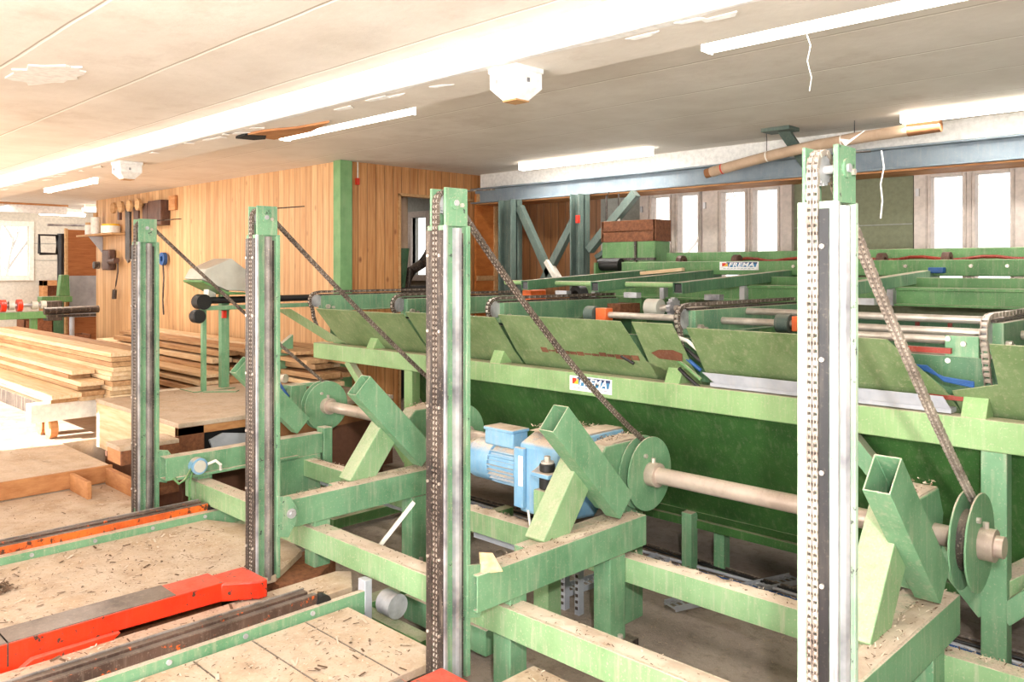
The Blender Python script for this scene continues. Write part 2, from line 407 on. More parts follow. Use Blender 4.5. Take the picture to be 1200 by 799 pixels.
# brown cladding with a narrow slot window
mb = MB().box(-7.3,-5.93,Y0,Y0+.1,0,CZ).box(-5.93,-5.80,Y0,Y0+.1,0,1.95).box(-5.93,-5.80,Y0,Y0+.1,2.42,CZ).box(-5.80,-5.55,Y0,Y0+.1,0,CZ)
struct('wall_clad', mb, 'wall3')
struct('wall_grey', MB().box(-5.55,-5.04,Y0,Y0+.1,0,CZ), 'greywall')
clip(-5.04,2.5,'olive','wall_right')
MB().box(-3.4,-2.36,Y0-.006,Y0,2.2,2.208).build('panel_seam', 'greywall', bpy.data.objects['wall_right'])
for i, (a, b_, panes) in enumerate(wins):
    xs = [a]+[v for p in panes for v in p]+[b_]
    mb = MB()
    for p, q in zip(xs[::2], xs[1::2]): mb.box(p,q,Y0-.03,Y0+.07,WZ0,WZ1)
    for p in panes: mb.box(p[0],p[1],Y0-.03,Y0+.07,WZ0,WZ0+.06).box(p[0],p[1],Y0-.03,Y0+.07,WZ1-.035,WZ1)
    w = struct('window_%d'%(i+1), mb, 'winframe', .006)
    for p in panes:
        MB().box(p[0],p[1],Y0+.02,Y0+.026,WZ0+.06,WZ1-.035).build('pane', 'glass', w)
        m2 = MB()
        for q in (p[0]-.035, p[1]+.02):
            m2.box(q,q+.012,Y0-.045,Y0-.03,WZ0+.02,WZ1-.02)
        m2.build('sash_bead', 'pinkish', w)
    MB().box(a+.02,a+.045,Y0-.05,Y0-.03,2.42,2.48).box(a+.02,a+.045,Y0-.05,Y0-.03,1.9,1.96).loose('hinge', 'steel', w)
struct('trim_4', MB().box(-3.45,-3.36,Y0-.05,Y0,0,2.6), 'pinkish', .004)
w = struct('window_5', MB().box(-5.95,-5.93,Y0-.02,Y0+.05,1.95,2.42).box(-5.80,-5.78,Y0-.02,Y0+.05,1.95,2.42).box(-5.93,-5.80,Y0-.02,Y0+.05,2.16,2.2), 'greywall')
MB().box(-5.93,-5.80,Y0+.02,Y0+.026,1.95,2.42).build('pane', 'glass', w)
# white fascia and blue steel beam along it
struct('trim_5', MB().box(-7.15,2.5,6.72,6.99,2.77,CZ), 'white', .004)
mb = MB().box(-7.15,2.5,6.64,6.66,2.61,2.775).box(-7.15,2.5,6.56,6.72,2.765,2.78).box(-7.15,2.5,6.56,6.72,2.605,2.62)
struct('trim_6', mb, 'bluesteel', .003)
struct('trim_7', MB().box(-7.15,2.5,6.60,6.98,2.59,2.604), 'plyedge')
# remaining shell: right side and wall behind camera with the big left opening
struct('wall_right_end', MB().box(2.5,2.6,-2.4,7.1,0,CZ), 'offwhite')
struct('wall_back', MB().box(-7.2,2.5,-2.4,-2.3,0,CZ).box(-8.6,-7.2,-2.4,-2.3,0,CZ).box(-19,-13,-2.4,-2.3,0,CZ).box(-13,-8.6,-2.4,-2.3,2.8,CZ), 'offwhite')
# far end wall with window
mb = MB().box(-17.6,-17.5,-2.4,4.25,0,CZ) if False else MB().box(-17.6,-17.5,-2.4,3.2,0,CZ).box(-17.6,-17.5,3.2,3.95,0,1.72).box(-17.6,-17.5,3.2,3.95,2.64,CZ).box(-17.6,-17.5,3.95,4.24,0,CZ).box(-17.6,-17.5,4.24,4.70,0,1.72).box(-17.6,-17.5,4.24,4.70,2.64,CZ).box(-17.6,-17.5,4.70,7.3,0,CZ)
struct('wall_far_left', mb, 'offwhite')
MB().box(-17.5,-17.49,4.78,7.3,2.32,2.33).box(-17.5,-17.49,4.78,7.3,2.0,2.01).build('panel_seam', 'greywall', bpy.data.objects['wall_far_left'])
for k, (a, b_) in enumerate(((4.24,4.70),(3.2,3.95))):
    mb = MB().box(-17.5,-17.46,a-.1,a,1.62,2.74).box(-17.5,-17.46,b_,b_+.08,1.62,2.74).box(-17.5,-17.46,a,b_,1.62,1.72).box(-17.5,-17.46,a,b_,2.64,2.74)
    w = struct('window_%d'%(6+k), mb, 'cream', .005)
    MB().box(-17.52,-17.515,a,b_,1.72,2.64).build('pane', 'glass', w)
# white ceiling downstand at far left
struct('trim_8', MB().box(-15.9,-15.75,-2.3,4.84,2.80,CZ), 'white')
struct('trim_9', MB().box(-15.74,-15.7,-2.3,4.84,2.93,CZ), 'plyedge')

# outside: ground and bare trees, so the panes show branches
tag(MB().box(-40,25,7.3,40,-.6,-.5).build('snowy_ground', 'snow'), 'pale bright ground outside the windows', 'ground')['kind'] = 'structure'
def tree(x, y, h, seed, label, group):
    random.seed(seed); mb = MB()
    def br(P, d, L, r, lev):
        Q = P+d*L; mb.cyl(P, Q, r, 5, r*.7)
        if lev == 0: return
        for k in range(3):
            e = (d+V((R(-.8,.8),R(-.8,.8),R(-.2,.6)))).normalized(); br(P+d*L*R(.45,1), e, L*R(.45,.7), r*.55, lev-1)
    br(V((x,y,-.5)), V((R(-.1,.1),R(-.1,.1),1)).normalized(), h, .09, 4)
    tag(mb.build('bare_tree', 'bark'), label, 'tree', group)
for i, (x, y) in enumerate(((-2.6,12),(-5.5,14.5),(-8.5,12.5),(-11.5,15))):
    tree(x, y, 2.6, 11+i, 'bare leafless tree outside behind the tall narrow windows', 'bare trees beyond the window wall')
tree(-22, 5.3, 2.4, 5, 'bare leafless tree outside the small far left window', None)
tree(-25, 8.5, 2.6, 6, 'bare tree further back outside the far left window', None)
random.seed(3)

# ================================================================== CEILING LIGHTS
def light(x0, x1, y, z, label, group=None):
    t = thing('fluorescent_light', ((x0+x1)/2, y, z), label, 'ceiling light', group)
    MB().box(x0+.03,x1-.03,y-.035,y+.035,z+.0,z+.055).build('housing', 'cream', t, .006)
    L = x1-x0; mb = MB()
    prof = [(y+.05*math.cos(a), z+.01+.045*math.sin(a)-.02) for a in [PI+PI*i/8 for i in range(9)]]
    mb.prism([(p[0],p[1]) for p in prof], 0, x0, x1); mb.build('diffuser', 'tube', t)
    MB().box(x0-.006,x0,y-.05,y+.05,z-.05,z+.02).box(x1,x1+.006,y-.05,y+.05,z-.05,z+.02).loose('end_cap', 'tube', t)
light(-6.02,-4.40,3.48,2.935,'lit fluorescent batten on the beam edge above the second mast from the left')
light(-2.12,-.50,3.50,2.935,'lit fluorescent batten at the top right, nearest the camera, with a cobweb')
light(-12.45,-10.7,3.58,2.935,'lit fluorescent batten above the left clad wall, near the far white box')
light(-6.05,-4.42,6.3,2.935,'lit fluorescent batten before the white fascia, left of the cardboard tube')
light(-2.15,-.45,6.2,2.935,'lit fluorescent batten at the right edge above the blue beam and cardboard tube')
def ylight(y0, y1, x, z, label):
    t = thing('fluorescent_light', (x,(y0+y1)/2,z), label, 'ceiling light')
    MB().box(x-.04,x+.04,y0+.03,y1-.03,z,z+.055).build('housing','cream',t)
    MB().prism([(x+.06*math.cos(a), z-.01+.06*math.sin(a)) for a in [PI+PI*i/8 for i in range(9)]] , 1, y0, y1).build('diffuser','tube',t)
light(-19.0,-17.6,0,2.9,'x') if False else None
ylight(4.72,5.5,-16.9,2.905,'small lit fluorescent lamp at the far end, nearer the window')
ylight(4.95,5.55,-15.3,2.905,'lit fluorescent lamp at far end beside the corner of the clad wall')

# cobweb strand under near lamp (x-0.9..)
def web(pts, r, label):
    return tag(MB().path(pts, r, 5).build('cobweb', 'white'), label, 'cobweb')
web([(-1.62,3.48,2.89),(-1.60,3.49,2.82),(-1.61,3.48,2.75),(-1.6,3.5,2.68),(-1.605,3.49,2.62)], .0025, 'dusty cobweb strand hanging from the fluorescent lamp at top right')
web([(-1.115,3.0,2.26),(-1.11,3.01,2.2),(-1.118,3,2.14),(-1.112,3.0,2.08),(-1.12,3.005,2.02)], .0028, 'white fluffy cobweb strand hanging right of the nearest mast head')

# white boxes at the beam
def cbox(x, y, s, label):
    t = thing('junction_box', (x,y,2.65), label, 'junction box', None)
    a, b_ = .085*s, .08*s
    mb = MB(); vs = []
    for z, k in ((2.805,1.),(2.71,1.),(2.655,.5)):
        vs += [(x-a*k,y-b_*k,z),(x+a*k,y-b_*k,z),(x+a*k,y+b_*k,z),(x-a*k,y+b_*k,z)]
    fs = [(0,1,2,3),(8,11,10,9)]
    for L in (0,4):
        for i in range(4): fs.append((L+i,L+(i+1)%4,L+4+(i+1)%4,L+4+i))
    mb.add(vs, fs); mb.build('box_body', 'white', t, .004)
    MB().box(x-a*1.06,x+a*1.06,y-b_*1.06,y+b_*1.06,2.782,2.809).build('lid', 'white', t, .004)
    MB().box(x-a*.5,x-a*.35,y-b_-.006,y-b_+.002,2.73,2.75).box(x+a-.003,x+a+.006,y-.02,y-.005,2.73,2.75).loose('catch', 'steel', t)
    MB().box(x-a*.5,x+a*.5,y-b_*.5,y+b_*.5,2.648,2.656).build('bottom_shade_plate', 'doorf', t)  # tan plate paints the shadow under the box
    return t
cbox(-2.79,2.86,1.1,'large white box fixed under the ceiling beam, top centre')
cbox(-7.75,2.88,1.2,'small white box fixed under the ceiling beam further left')

# steel angle bracket + cardboard tube under the right beam
t = thing('roof_strut', (-3.0,6.4,2.6), 'grey-green steel strut running from ceiling down behind the nearest mast', 'strut')
MB().beam((-3.06,6.18,2.95),(-2.98,6.58,2.60),.09,.03,(0,1,0)).build('strut_bar', 'gsteel', t, .003)
MB().box(-3.2,-2.96,6.08,6.26,2.93,2.96).build('plate', 'gsteel', t, .003)
MB().box(-2.95,-2.83,6.625,6.64,2.62,2.66).build('tag_plate', 'cardend', t)
t = thing('cardboard_tube', (-2.6,6.1,2.66), 'long brown cardboard tube hanging slanted below the blue beam', 'cardboard tube')
A, B = V((-3.72,6.2,2.665)), V((-2.12,6.26,2.845))
pts = [A.lerp(B, i/16)+V((0,0,.035*math.sin(PI*i/16))) for i in range(17)]
MB().path(pts, .043, 18).build('tube_wall', 'card', t)
d = (pts[-1]-pts[-2]).normalized()
MB().cyl(pts[-1]-d*.02, pts[-1]+d*.2, .046, 18).build('end_sleeve', 'cardend', t)
for k, cm in ((1,'signred'),(5,'cream'),(11,'cream')):
    MB().cyl(pts[k], pts[k]+(pts[k+1]-pts[k]).normalized()*.012, .0445, 18).build('tape_band', cm, t)
for q_ in (5, 12): MB().cyl(pts[q_]+V((0,0,.04)), (pts[q_].x,pts[q_].y,2.96), .003, 6).build('hanging_wire', 'darkclean', t)
MB().cyl(A-(pts[1]-A).normalized()*.05, A, .04, 14).build('torn_end', 'cardend', t)

# ================================================================== STEEL BRACE FRAME (far centre)
t = thing('steel_brace_frame', (-5.4,6.5,0), 'grey-green steel post frame with diagonal braces under the blue beam', 'steel frame')
for x, w in ((-6.40,.2),(-5.40,.12)):
    MB().box(x-w/2,x+w/2,6.46,6.48,0,2.6).box(x-w/2,x-w/2+.015,6.38,6.56,0,2.6).box(x+w/2-.015,x+w/2,6.38,6.56,0,2.6).build('post', 'gsteel', t, .003)
MB().beam((-6.28,6.5,2.52),(-5.80,6.5,1.72),.08,.07,(0,1,0)).build('brace', 'gsteel', t, .003)
MB().beam((-5.44,6.5,2.42),(-5.93,6.5,1.70),.08,.07,(0,1,0)).build('brace', 'gsteel', t, .003)
MB().beam((-4.72,6.5,2.57),(-5.30,6.5,2.03),.08,.08,(0,1,0)).build('brace', 'gsteel', t, .003)
MB().beam((-5.0,6.85,2.2),(-5.3,6.6,1.95),.05,.05,(0,1,0)).build('small_strut', 'gsteel', t, .003)
MB().box(-5.36,-5.32,6.35,6.38,2.3,2.38).build('red_switch', 'signred', t, .003)
MB().beam((-5.84,6.47,1.92),(-5.68,6.45,1.74),.05,.09,(0,1,0)).build('pale_sleeve', 'cream', t, .003)
# workshop press with wooden crate behind
t = thing('green_cabinet_machine', (-4.75,6.5,0), 'stained green machine housing with black hose before the windows', 'machine')
MB().box(-5.02,-4.40,6.35,6.6,1.5,2.10).build('housing', 'back', t, .01)
MB().box(-5.03,-4.39,6.33,6.36,1.92,1.945).build('dark_band', 'dark', t)
MB().cyl((-5.0,6.3,1.88),(-4.75,6.3,1.88),.06,16).build('motor', 'rubber', t)
MB().box(-4.62,-4.6,6.33,6.35,1.7,2.1).build('stay', 'dark', t)
MB().box(-4.98,-4.45,6.4,6.58,0,1.5).build('pedestal', 'backdark', t, .01)
t = thing('wooden_crate', (-4.75,6.5,2.1), 'brown wooden crate on top of the stained green machine housing', 'crate')
MB().box(-5.02,-4.40,6.35,6.37,2.1,2.19).box(-5.02,-4.40,6.35,6.37,2.2,2.30).loose('front_plank', 'osb', t, .003)
MB().box(-5.03,-5.0,6.35,6.6,2.1,2.30).box(-4.42,-4.39,6.35,6.6,2.1,2.30).loose('side_panel', 'osb', t, .003)
MB().box(-5.02,-4.40,6.58,6.6,2.1,2.30).build('back_panel', 'osb', t, .003)
t = thing('hand_tool', (-5.02,6.5,2.3), 'tool with pale handle hanging below the blue beam', 'tool')
MB().path([(-5.05,6.5,2.60),(-5.08,6.5,2.56),(-5.08,6.5,2.2),(-5.1,6.5,2.0)], .012, 8).build('rod', 'dark', t)
MB().cyl((-4.93,6.5,2.42),(-4.93,6.5,2.30),.016,10).build('handle', 'cream', t)
MB().cyl((-4.93,6.5,2.58),(-4.93,6.5,2.42),.008,8).build('hook', 'dark', t)

# doorway contents: leaf, frame, inner machine
t = struct('door_1', MB().box(-7.10,-7.07,6.42,7.0,.02,2.70) if False else MB().box(-7.12,-7.09,6.60,6.97,.02,2.72), 'doorw')
MB().box(-7.09,-7.07,6.88,6.97,.02,2.72).box(-7.09,-7.07,6.6,6.88,2.62,2.72).box(-7.09,-7.07,6.6,6.88,1.70,1.76).box(-7.09,-7.07,6.6,6.88,1.5,1.56).build('door_frame', 'doorf', t, .003)
struct('trim_10', MB().box(-7.24,-7.2,5.55,5.58,0,2.66).box(-7.24,-7.2,5.55,6.66,2.64,2.67), 'doorf', .002)
t = thing('extraction_pipe', (-7.8,6.0,0), 'pale dust extraction pipe with dark green cone inside the doorway', 'duct')
MB().cyl((-7.68,5.98,2.95),(-7.68,5.98,2.08),.055,16).build('riser', 'card', t)
MB().cyl((-7.68,5.98,2.08),(-7.68,5.98,1.6),.075,16,.02).build('cone', 'backdark', t)
MB().path([(-7.8,6.55,2.3),(-7.8,6.50,2.08),(-7.8,6.36,1.9),(-7.8,6.2,1.82),(-7.8,6.1,1.6)], .06, 14).build('bent_hose', 'dark', t)
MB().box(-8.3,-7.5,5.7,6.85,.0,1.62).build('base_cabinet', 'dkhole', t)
t = thing('wall_switch', (-7.2,4.99,2.3), 'small red wall switch with grey cable beside the green column', 'switch')
MB().box(-7.22,-7.19,4.99,5.03,2.72,2.79).build('switch_body', 'signred', t, .003)
MB().path([(-7.2,5.01,2.96),(-7.2,5.01,2.79)], .006).build('cable', 'cream', t)

# ================================================================== WALL HANGINGS (left)
for k, x in enumerate((-13.0,-12.7,-12.38,-12.05)):
    t = thing('hanging_belt', (x,4.72,1.95), 'dark leather belt hanging under a round pale wall peg on the clad wall', 'belt', 'belts hanging on the clad wall pegs')
    MB().cyl((x-.02,4.66,2.76),(x-.02,4.84,2.76),.018,10).build('peg', 'doorf', t)
    MB().cyl((x-.02,4.62,2.76),(x-.02,4.66,2.76),.085,20).build('peg_disc', 'doorf', t)
    if k == 0: MB().box(x-.03,x+.05,4.7,4.74,2.58,2.74).build('strap', 'brownleather', t); continue
    MB().prism([(x-.05,2.78),(x+.12,2.78),(x+.12,1.98),(x+.04,1.93),(x-.05,2.0)], 1, 4.71, 4.74).build('strap', 'brownleather' if k != 1 else 'dark', t)
for o_ in [o for o in col.objects if o.name.startswith('strap')]:
    pass
tag(MB().box(-11.9,-11.45,4.70,4.84,2.45,2.80).build('leather_guard', 'brownleather', None, .01), 'reddish brown rectangular guard on the clad wall behind the leftmost mast', 'guard')
tag(MB().box(-11.4,-11.2,4.79,4.83,2.65,2.85).build('wooden_block', 'plyedge', None, .004), 'small wooden block fixed high on the light clad wall', 'block')
t = thing('wall_shelf', (-13.9,4.7,2.38), 'small wooden shelf on a bracket at the clad wall corner', 'shelf')
MB().box(-14.55,-13.0,4.6,4.83,2.36,2.39).build('shelf_board', 'doorf', t, .003)
MB().prism([(4.83,2.36),(4.62,2.36),(4.83,2.1)], 0, -14.05, -14.02).build('bracket', 'greystrip', t)
for i, (x, r_, h, mt, lb) in enumerate(((-14.25,.06,.2,'cream','short cream tin at the left end of the wall shelf'),(-13.95,.07,.34,'cream','tall cream bottle standing on the wall shelf'),(-13.3,.14,.14,'cream','low wide pale tub on the right of the wall shelf'))):
    t = thing('tin_can' if i != 1 else 'plastic_bottle', (x,4.7,2.39), lb, 'container')
    MB().cyl((x,4.7,2.39),(x,4.7,2.39+h*.8),r_,18).build('body', mt, t)
    MB().cyl((x,4.7,2.39+h*.8),(x,4.7,2.39+h),r_*.9 if i != 1 else r_*.5,18).build('cap', 'doorf' if i != 2 else 'yellow', t)
t = thing('wall_telephone', (-13.5,4.76,1.85), 'dark brown wall telephone with a hanging cord', 'telephone')
MB().box(-13.75,-13.45,4.72,4.83,1.82,2.14).build('phone_body', 'brownleather', t, .02)
MB().cyl((-13.4,4.72,1.95),(-13.12,4.72,1.97),.045,12).build('handset', 'brownleather', t)
MB().path([(-13.15,4.75,1.98),(-13.12,4.74,1.8),(-13.2,4.74,1.6),(-13.25,4.74,1.5)], .012).build('cord', 'dark', t)
MB().cyl((-13.25,4.74,1.52),(-13.27,4.74,1.38),.035,10).build('cord_plug', 'dark', t)
tag(MB().cyl((-14.1,4.8,1.9),(-14.1,4.72,1.9),.06,14).build('door_knob', 'dark'), 'small dark round knob at the edge of the clad wall', 'knob')
t = thing('wall_cable', (-11.1,4.78,1.6), 'blue wall socket and hanging cable behind the leftmost mast', 'cable')
MB().ring((-11.55,4.78,1.98),(0,1,0),.09,.04,.05).build('coiled_cable', 'cable', t)
MB().path([(-11.55,4.78,1.9),(-11.53,4.78,1.7),(-11.56,4.78,1.4),(-11.53,4.78,1.2)], .012).build('cable_run', 'dark', t)

# far left room
t = thing('plank_door_leaf', (-15.5,5.0,.36), 'brown horizontal plank door leaf standing open, plastic sheet low on it', 'door')
for k in range(11):
    pass
MB().box(-15.53,-15.47,4.75,5.42,.4,2.52).build('leaf', 'farwood', t, .004)
MB().box(-15.54,-15.46,4.72,4.76,.4,2.54).build('edge_batten', 'doorf', t, .003)
MB().box(-15.46,-15.44,4.78,5.40,1.0,1.72).build('plastic_sheet', 'greystrip', t, .004)
t = thing('black_duct', (-15.6,4.6,.36), 'black vertical duct with a side bracket at the far wall', 'duct')
MB().cyl((-15.6,4.69,1.3),(-15.6,4.69,2.45),.06,16).build('pipe', 'darkclean', t)
MB().path([(-15.6,4.35,2.1),(-15.6,4.35,2.42),(-15.6,4.62,2.42),(-15.6,4.62,2.1),(-15.6,4.35,2.1)], .025, 8).build('bracket_loop', 'darkclean', t)
MB().path([(-15.7,4.5,2.6),(-15.7,5.4,2.62)], .02, 8).build('top_rail', 'steel', t)
MB().cyl((-15.6,4.69,.36),(-15.6,4.69,1.3),.04,12).build('foot_post', 'darkclean', t)
t = thing('green_band_saw', (-15.2,4.5,.36), 'pale green machine with a flat table in the far left room', 'machine')
MB().box(-15.35,-15.1,4.25,4.72,1.28,1.38).build('table', 'back', t, .01)
MB().prism([(4.52,1.38),(4.70,1.38),(4.68,1.74),(4.56,1.74)], 0, -15.3, -15.15).build('guard', 'back', t, .01)
MB().box(-15.32,-15.15,4.35,4.6,.36,1.28).build('pedestal', 'backdark', t, .01)
t = thing('wall_cabinet', (-17.3,5.0,.36), 'open brown wooden cabinet against the far wall', 'cabinet')
MB().box(-17.45,-17.2,4.86,4.94,.36,1.62).box(-17.45,-17.2,5.5,5.58,.36,1.62).box(-17.45,-17.2,4.86,5.58,1.52,1.62).box(-17.45,-17.2,4.94,5.5,.94,1.02).build('carcass', 'plyedge', t, .004)
MB().box(-17.44,-17.42,4.94,5.5,.36,1.52).build('back_panel', 'osb', t)
t = thing('roller_bench', (-13,3.3,.36), 'pale green machine bench carrying a shaft with two red wheels, far left', 'workbench')
MB().box(-13.1,-12.9,2.3,3.85,1.14,1.24).build('bench_rail', 'back', t, .005)
for y in (2.6,3.55): MB().box(-13.05,-12.95,y-.04,y+.04,.36,1.14).build('leg', 'back', t, .003)
MB().cyl((-12.95,2.4,1.33),(-12.95,3.7,1.33),.025,12).build('shaft', 'steel', t)
for y in (3.16,3.36): MB().cyl((-12.95,y-.03,1.33),(-12.95,y+.03,1.33),.085,20).build('red_wheel', 'red', t)
for y in (3.02,3.26,3.55,3.66): MB().cyl((-12.95,y-.035,1.33),(-12.95,y+.035,1.33),.06,16).build('bearing', 'grey', t)
MB().box(-13.1,-12.9,3.7,3.9,1.1,1.38).build('gear_case', 'dark', t, .01)
t = thing('roller_stand', (-11,3.43,.36), 'dark T-shaped roller stand behind the board stack', 'roller stand')
MB().cyl((-11,3.12,1.33),(-11,3.74,1.335),.045,14).build('roller', 'dark', t)
MB().box(-11.04,-10.96,3.15,3.70,1.25,1.28).build('cradle', 'dark', t)
MB().cyl((-11,3.43,.36),(-11,3.43,1.26),.03,12).build('post', 'greystrip', t)
MB().box(-11.2,-10.8,3.3,3.56,.36,.39).build('foot_plate', 'dark', t)
for i, (x,y,z) in enumerate(((-14.2,3.9,.36),(-14.2,3.9,.6),(-14.2,3.9,.84),(-13.9,4.35,.36),(-13.9,4.35,.6))):
    t = thing('storage_crate', (x,y,z), 'brown storage crate in the stack below the far left bench', 'crate', 'brown crates by the far bench')
    MB().box(x-.2,x+.2,y-.2,y-.18,z,z+.22).box(x-.2,x+.2,y+.18,y+.2,z,z+.22).box(x-.2,x-.18,y-.2,y+.2,z,z+.22).box(x+.18,x+.2,y-.2,y+.2,z,z+.22).loose('side_panels', 'osb', t, .003)
    MB().box(x-.19,x+.19,y-.19,y+.19,z,z+.02).build('bottom', 'osb', t)

# ================================================================== LUMBER
def board(x0, x1, y0, y1, z0, z1, label, group, mat='board', rz=0, name='wooden_board'):
    o = MB().box(-(x1-x0)/2,(x1-x0)/2,-(y1-y0)/2,(y1-y0)/2,0,z1-z0).build(name, mat, None, .003)
    o.location = ((x0+x1)/2,(y0+y1)/2,z0); o.rotation_euler = (0,0,rz); return tag(o, label, 'board', group)
def stack(y0, y1, z0, z1, bw, bt, xe, n_off, label, group):
    z = z0
    while z+bt <= z1+.001:
        y = y0
        while y+bw <= y1+.01:
            e = xe+R(-.07,.05)
            board(e-4.1-R(0,.3), e, y+.004, y+bw-.004, z, z+bt-.003, label, group, random.choice(['board','board','board2']))
            y += bw
        z += bt
stack(2.66,3.06,.69,1.11,.2,.042,-7.5,0,'pale sawn board in the tallest back section of the board stack on the trolley','boards in the tall section')
stack(2.46,2.66,.69,.86,.2,.042,-7.7,0,'pale sawn board in the lower middle step of the board stack','boards in the middle step')
stack(2.46,2.66,.855,.95,.2,.042,-7.95,0,'pale sawn board on the upper middle step of the board stack','boards on upper middle step')
board(-12,-7.62,2.22,2.455,.735,.775,'wide pale board projecting at the front foot of the board stack',None)
board(-12,-7.72,2.24,2.455,.69,.733,'board directly under the projecting front board of the stack',None,'board2')
t = thing('lumber_trolley', (-9.5,2.85,.36), 'white painted timber trolley on small wheels under the board stack', 'trolley')
MB().box(-7.9,-7.78,2.1,3.4,.53,.69).box(-11.6,-11.48,2.1,3.4,.53,.69).loose('cross_timber', 'cream', t, .006)
MB().box(-11.47,-7.91,2.2,2.3,.56,.685).box(-11.47,-7.91,3.2,3.3,.56,.685).loose('side_timber', 'dark', t, .004)
for x in (-7.9,-8.15,-11.5):
    for y in (2.3,3.2): MB().cyl((x,y-.03,.455),(x,y+.03,.455),.09,20).build('wheel', 'plyedge', t)
# pile behind the pallets against the clad wall
random.seed(21)
k = 0
for lay in range(9):
    z = .38+lay*.075
    nb = 4
    for j in range(nb):
        y = 3.75+j*.25+R(-.03,.03)+(.06*lay if lay > 5 else 0)
        e = -7.9+R(-.5,.45)-(0 if lay < 6 else R(0,.6)); L = R(3.,3.8)
        if y > 4.6: continue
        board(e-L, e, y-.11, y+.11, z, z+R(.03,.06), 'rough sawn plank in the lumber pile against the clad wall', 'planks piled against the clad wall', random.choice(['board','board2','board2']), R(-.02,.02))
for lay in range(6):
    z = .73+lay*.065
    for j in range(2):
        y = 4.08+j*.27+R(-.05,.05); e = -6.42+R(-.35,.3)
        board(e-R(.8,1.0), e, y-.11, y+.11, z, z+R(.03,.05), 'short offcut plank on the heap left of the machine end', 'short planks heaped by the machine end', random.choice(['board','board2','board2']), R(-.12,.12))

# ================================================================== TIMBER DECKS / PALLETS
random.seed(5)
def deck(name, pts, z0, z1, label, mat='ply', seams=()):
    t = thing(name, (sum(p[0] for p in pts)/len(pts), sum(p[1] for p in pts)/len(pts), z0), label, 'platform')
    MB().prism(pts, 2, z0+.004, z1).build('top_board', mat, t, .003)
    for a, b_ in seams: MB().beam((a[0],a[1],z1+.0005),(b_[0],b_[1],z1+.0005),.006,.002).build('seam', 'dark', t)
    return t
deck('floor_panel', [(-5.08,-2.2),(-5.08,2.38),(-4.62,2.6),(-4.14,2.5),(-3.9,2.2),(-3.9,-2.2)], .2, .24, 'dusty plywood floor panel between the left chain track and the red fork')
deck('floor_panel', [(-6.46,-2.2),(-6.46,2.28),(-5.46,2.28),(-5.46,-2.2)], .2, .24, 'dusty floor panel left of the leftmost chain track, below the timber step')
deck('floor_panel', [(-3.68,-2.2),(-3.68,2.42),(-3.62,2.48),(-3.44,2.36),(-3.44,-2.2)], .2, .26, 'narrow dusty plank strip between the red fork and the middle chain track')
t = deck('floor_panel', [(-3.29,-2.2),(-3.29,2.235),(-2.585,2.235),(-2.585,-2.2)], .2, .24, 'dusty board floor panel between the middle track and the third mast',
     seams=(((-3.28,2.0),(-2.59,2.0)),((-3.28,1.74),(-2.59,1.74)),((-3.28,1.48),(-2.59,1.48)),((-3.28,1.2),(-2.59,1.2))))
deck('floor_panel', [(-2.27,-1.5),(-2.27,2.43),(-1.25,2.43),(-1.25,-1.5)], .2, .24, 'dusty board corner at the bottom centre, right of the third mast')
tag(MB().prism([(-4.22,2.2),(-4.22,2.62),(-3.98,2.62),(-3.80,2.38),(-3.86,2.2)], 2, .1, .2).build('wooden_sill', 'osb', None, .004), 'brown timber sill block just behind the second mast foot', 'timber block')
# joists under decks
for x in (-5.0,-4.5,-3.95,-3.2,-2.6,-2.15,-1.4):
    tag(MB().box(x,x+.06,-2.1,1.9,0,.198).build('floor_joist', 'osb'), 'timber joist hidden below the dusty floor panels', 'joist', 'joists under the floor panels')
# left lower framework at the step (small frames with debris)
t = thing('timber_edge_frame', (-6.1,2.1,.24), 'low orange timber edging frame at the step beside the leftmost mast', 'timber frame')
MB().box(-6.45,-5.75,2.24,2.28,.24,.36).build('edge_board', 'plyedge', t, .003)
MB().box(-6.46,-6.1,2.0,2.03,.24,.36).build('cross_board', 'plyedge', t, .003)
# pallet platform
t = thing('pallet_platform', (-6.7,3.3,.0), 'dusty plywood topped pallet platform behind the leftmost mast', 'platform')
MB().box(-7.6,-5.92,2.56,4.5,.68,.715).build('top_sheet', 'ply', t, .004)
MB().box(-7.58,-5.98,2.56,2.585,.3,.68).build('front_panel', 'board', t, .003)
MB().box(-5.98,-5.93,2.56,2.76,.38,.68).box(-5.98,-5.93,3.3,3.5,.38,.68).box(-5.98,-5.93,4.3,4.5,.38,.68).loose('pallet_block', 'osb', t, .004)
MB().box(-5.97,-5.93,2.56,4.5,.62,.68).build('top_stringer', 'plyedge', t, .004)
MB().box(-5.97,-5.93,2.56,4.5,.30,.385).build('bottom_stringer', 'osb', t, .004)
MB().box(-6.04,-5.99,2.6,4.48,.3,.66).build('hole_shade_sheet', 'dkhole', t)  # near-black sheet paints the shade inside the pallet holes
MB().sheet([(-5.94,2.8,.56),(-5.93,2.9,.60),(-5.93,3.1,.57),(-5.92,3.28,.5),(-5.93,3.2,.42),(-5.93,2.85,.41)], .02, (1,0,0)).build('torn_sheet', 'greystrip', t)
MB().box(-7.55,-6.0,2.62,4.45,.0,.3).build('base_block', 'brown', t, .01)
t = thing('shaded_platform_side', (-5.93,3.9,0), 'dark brown sheet for the shaded pallet platform side below the leftmost cable drum', 'panel')  # platform side in shade, darkness put into the brown colour
MB().box(-5.905,-5.875,3.25,4.46,.12,.62).build('panel_sheet', 'brown', t, .003)
MB().prism([(3.25,.62),(4.46,.62),(4.46,.56),(3.25,.50)], 0, -5.875, -5.862).build('rust_band', 'cardend', t)
t = thing('timber_box', (-6.0,2.33,.36), 'small chipboard step box right behind the leftmost mast', 'box')
MB().box(-6.12,-5.86,2.13,2.54,.59,.62).build('box_top', 'ply', t, .003)
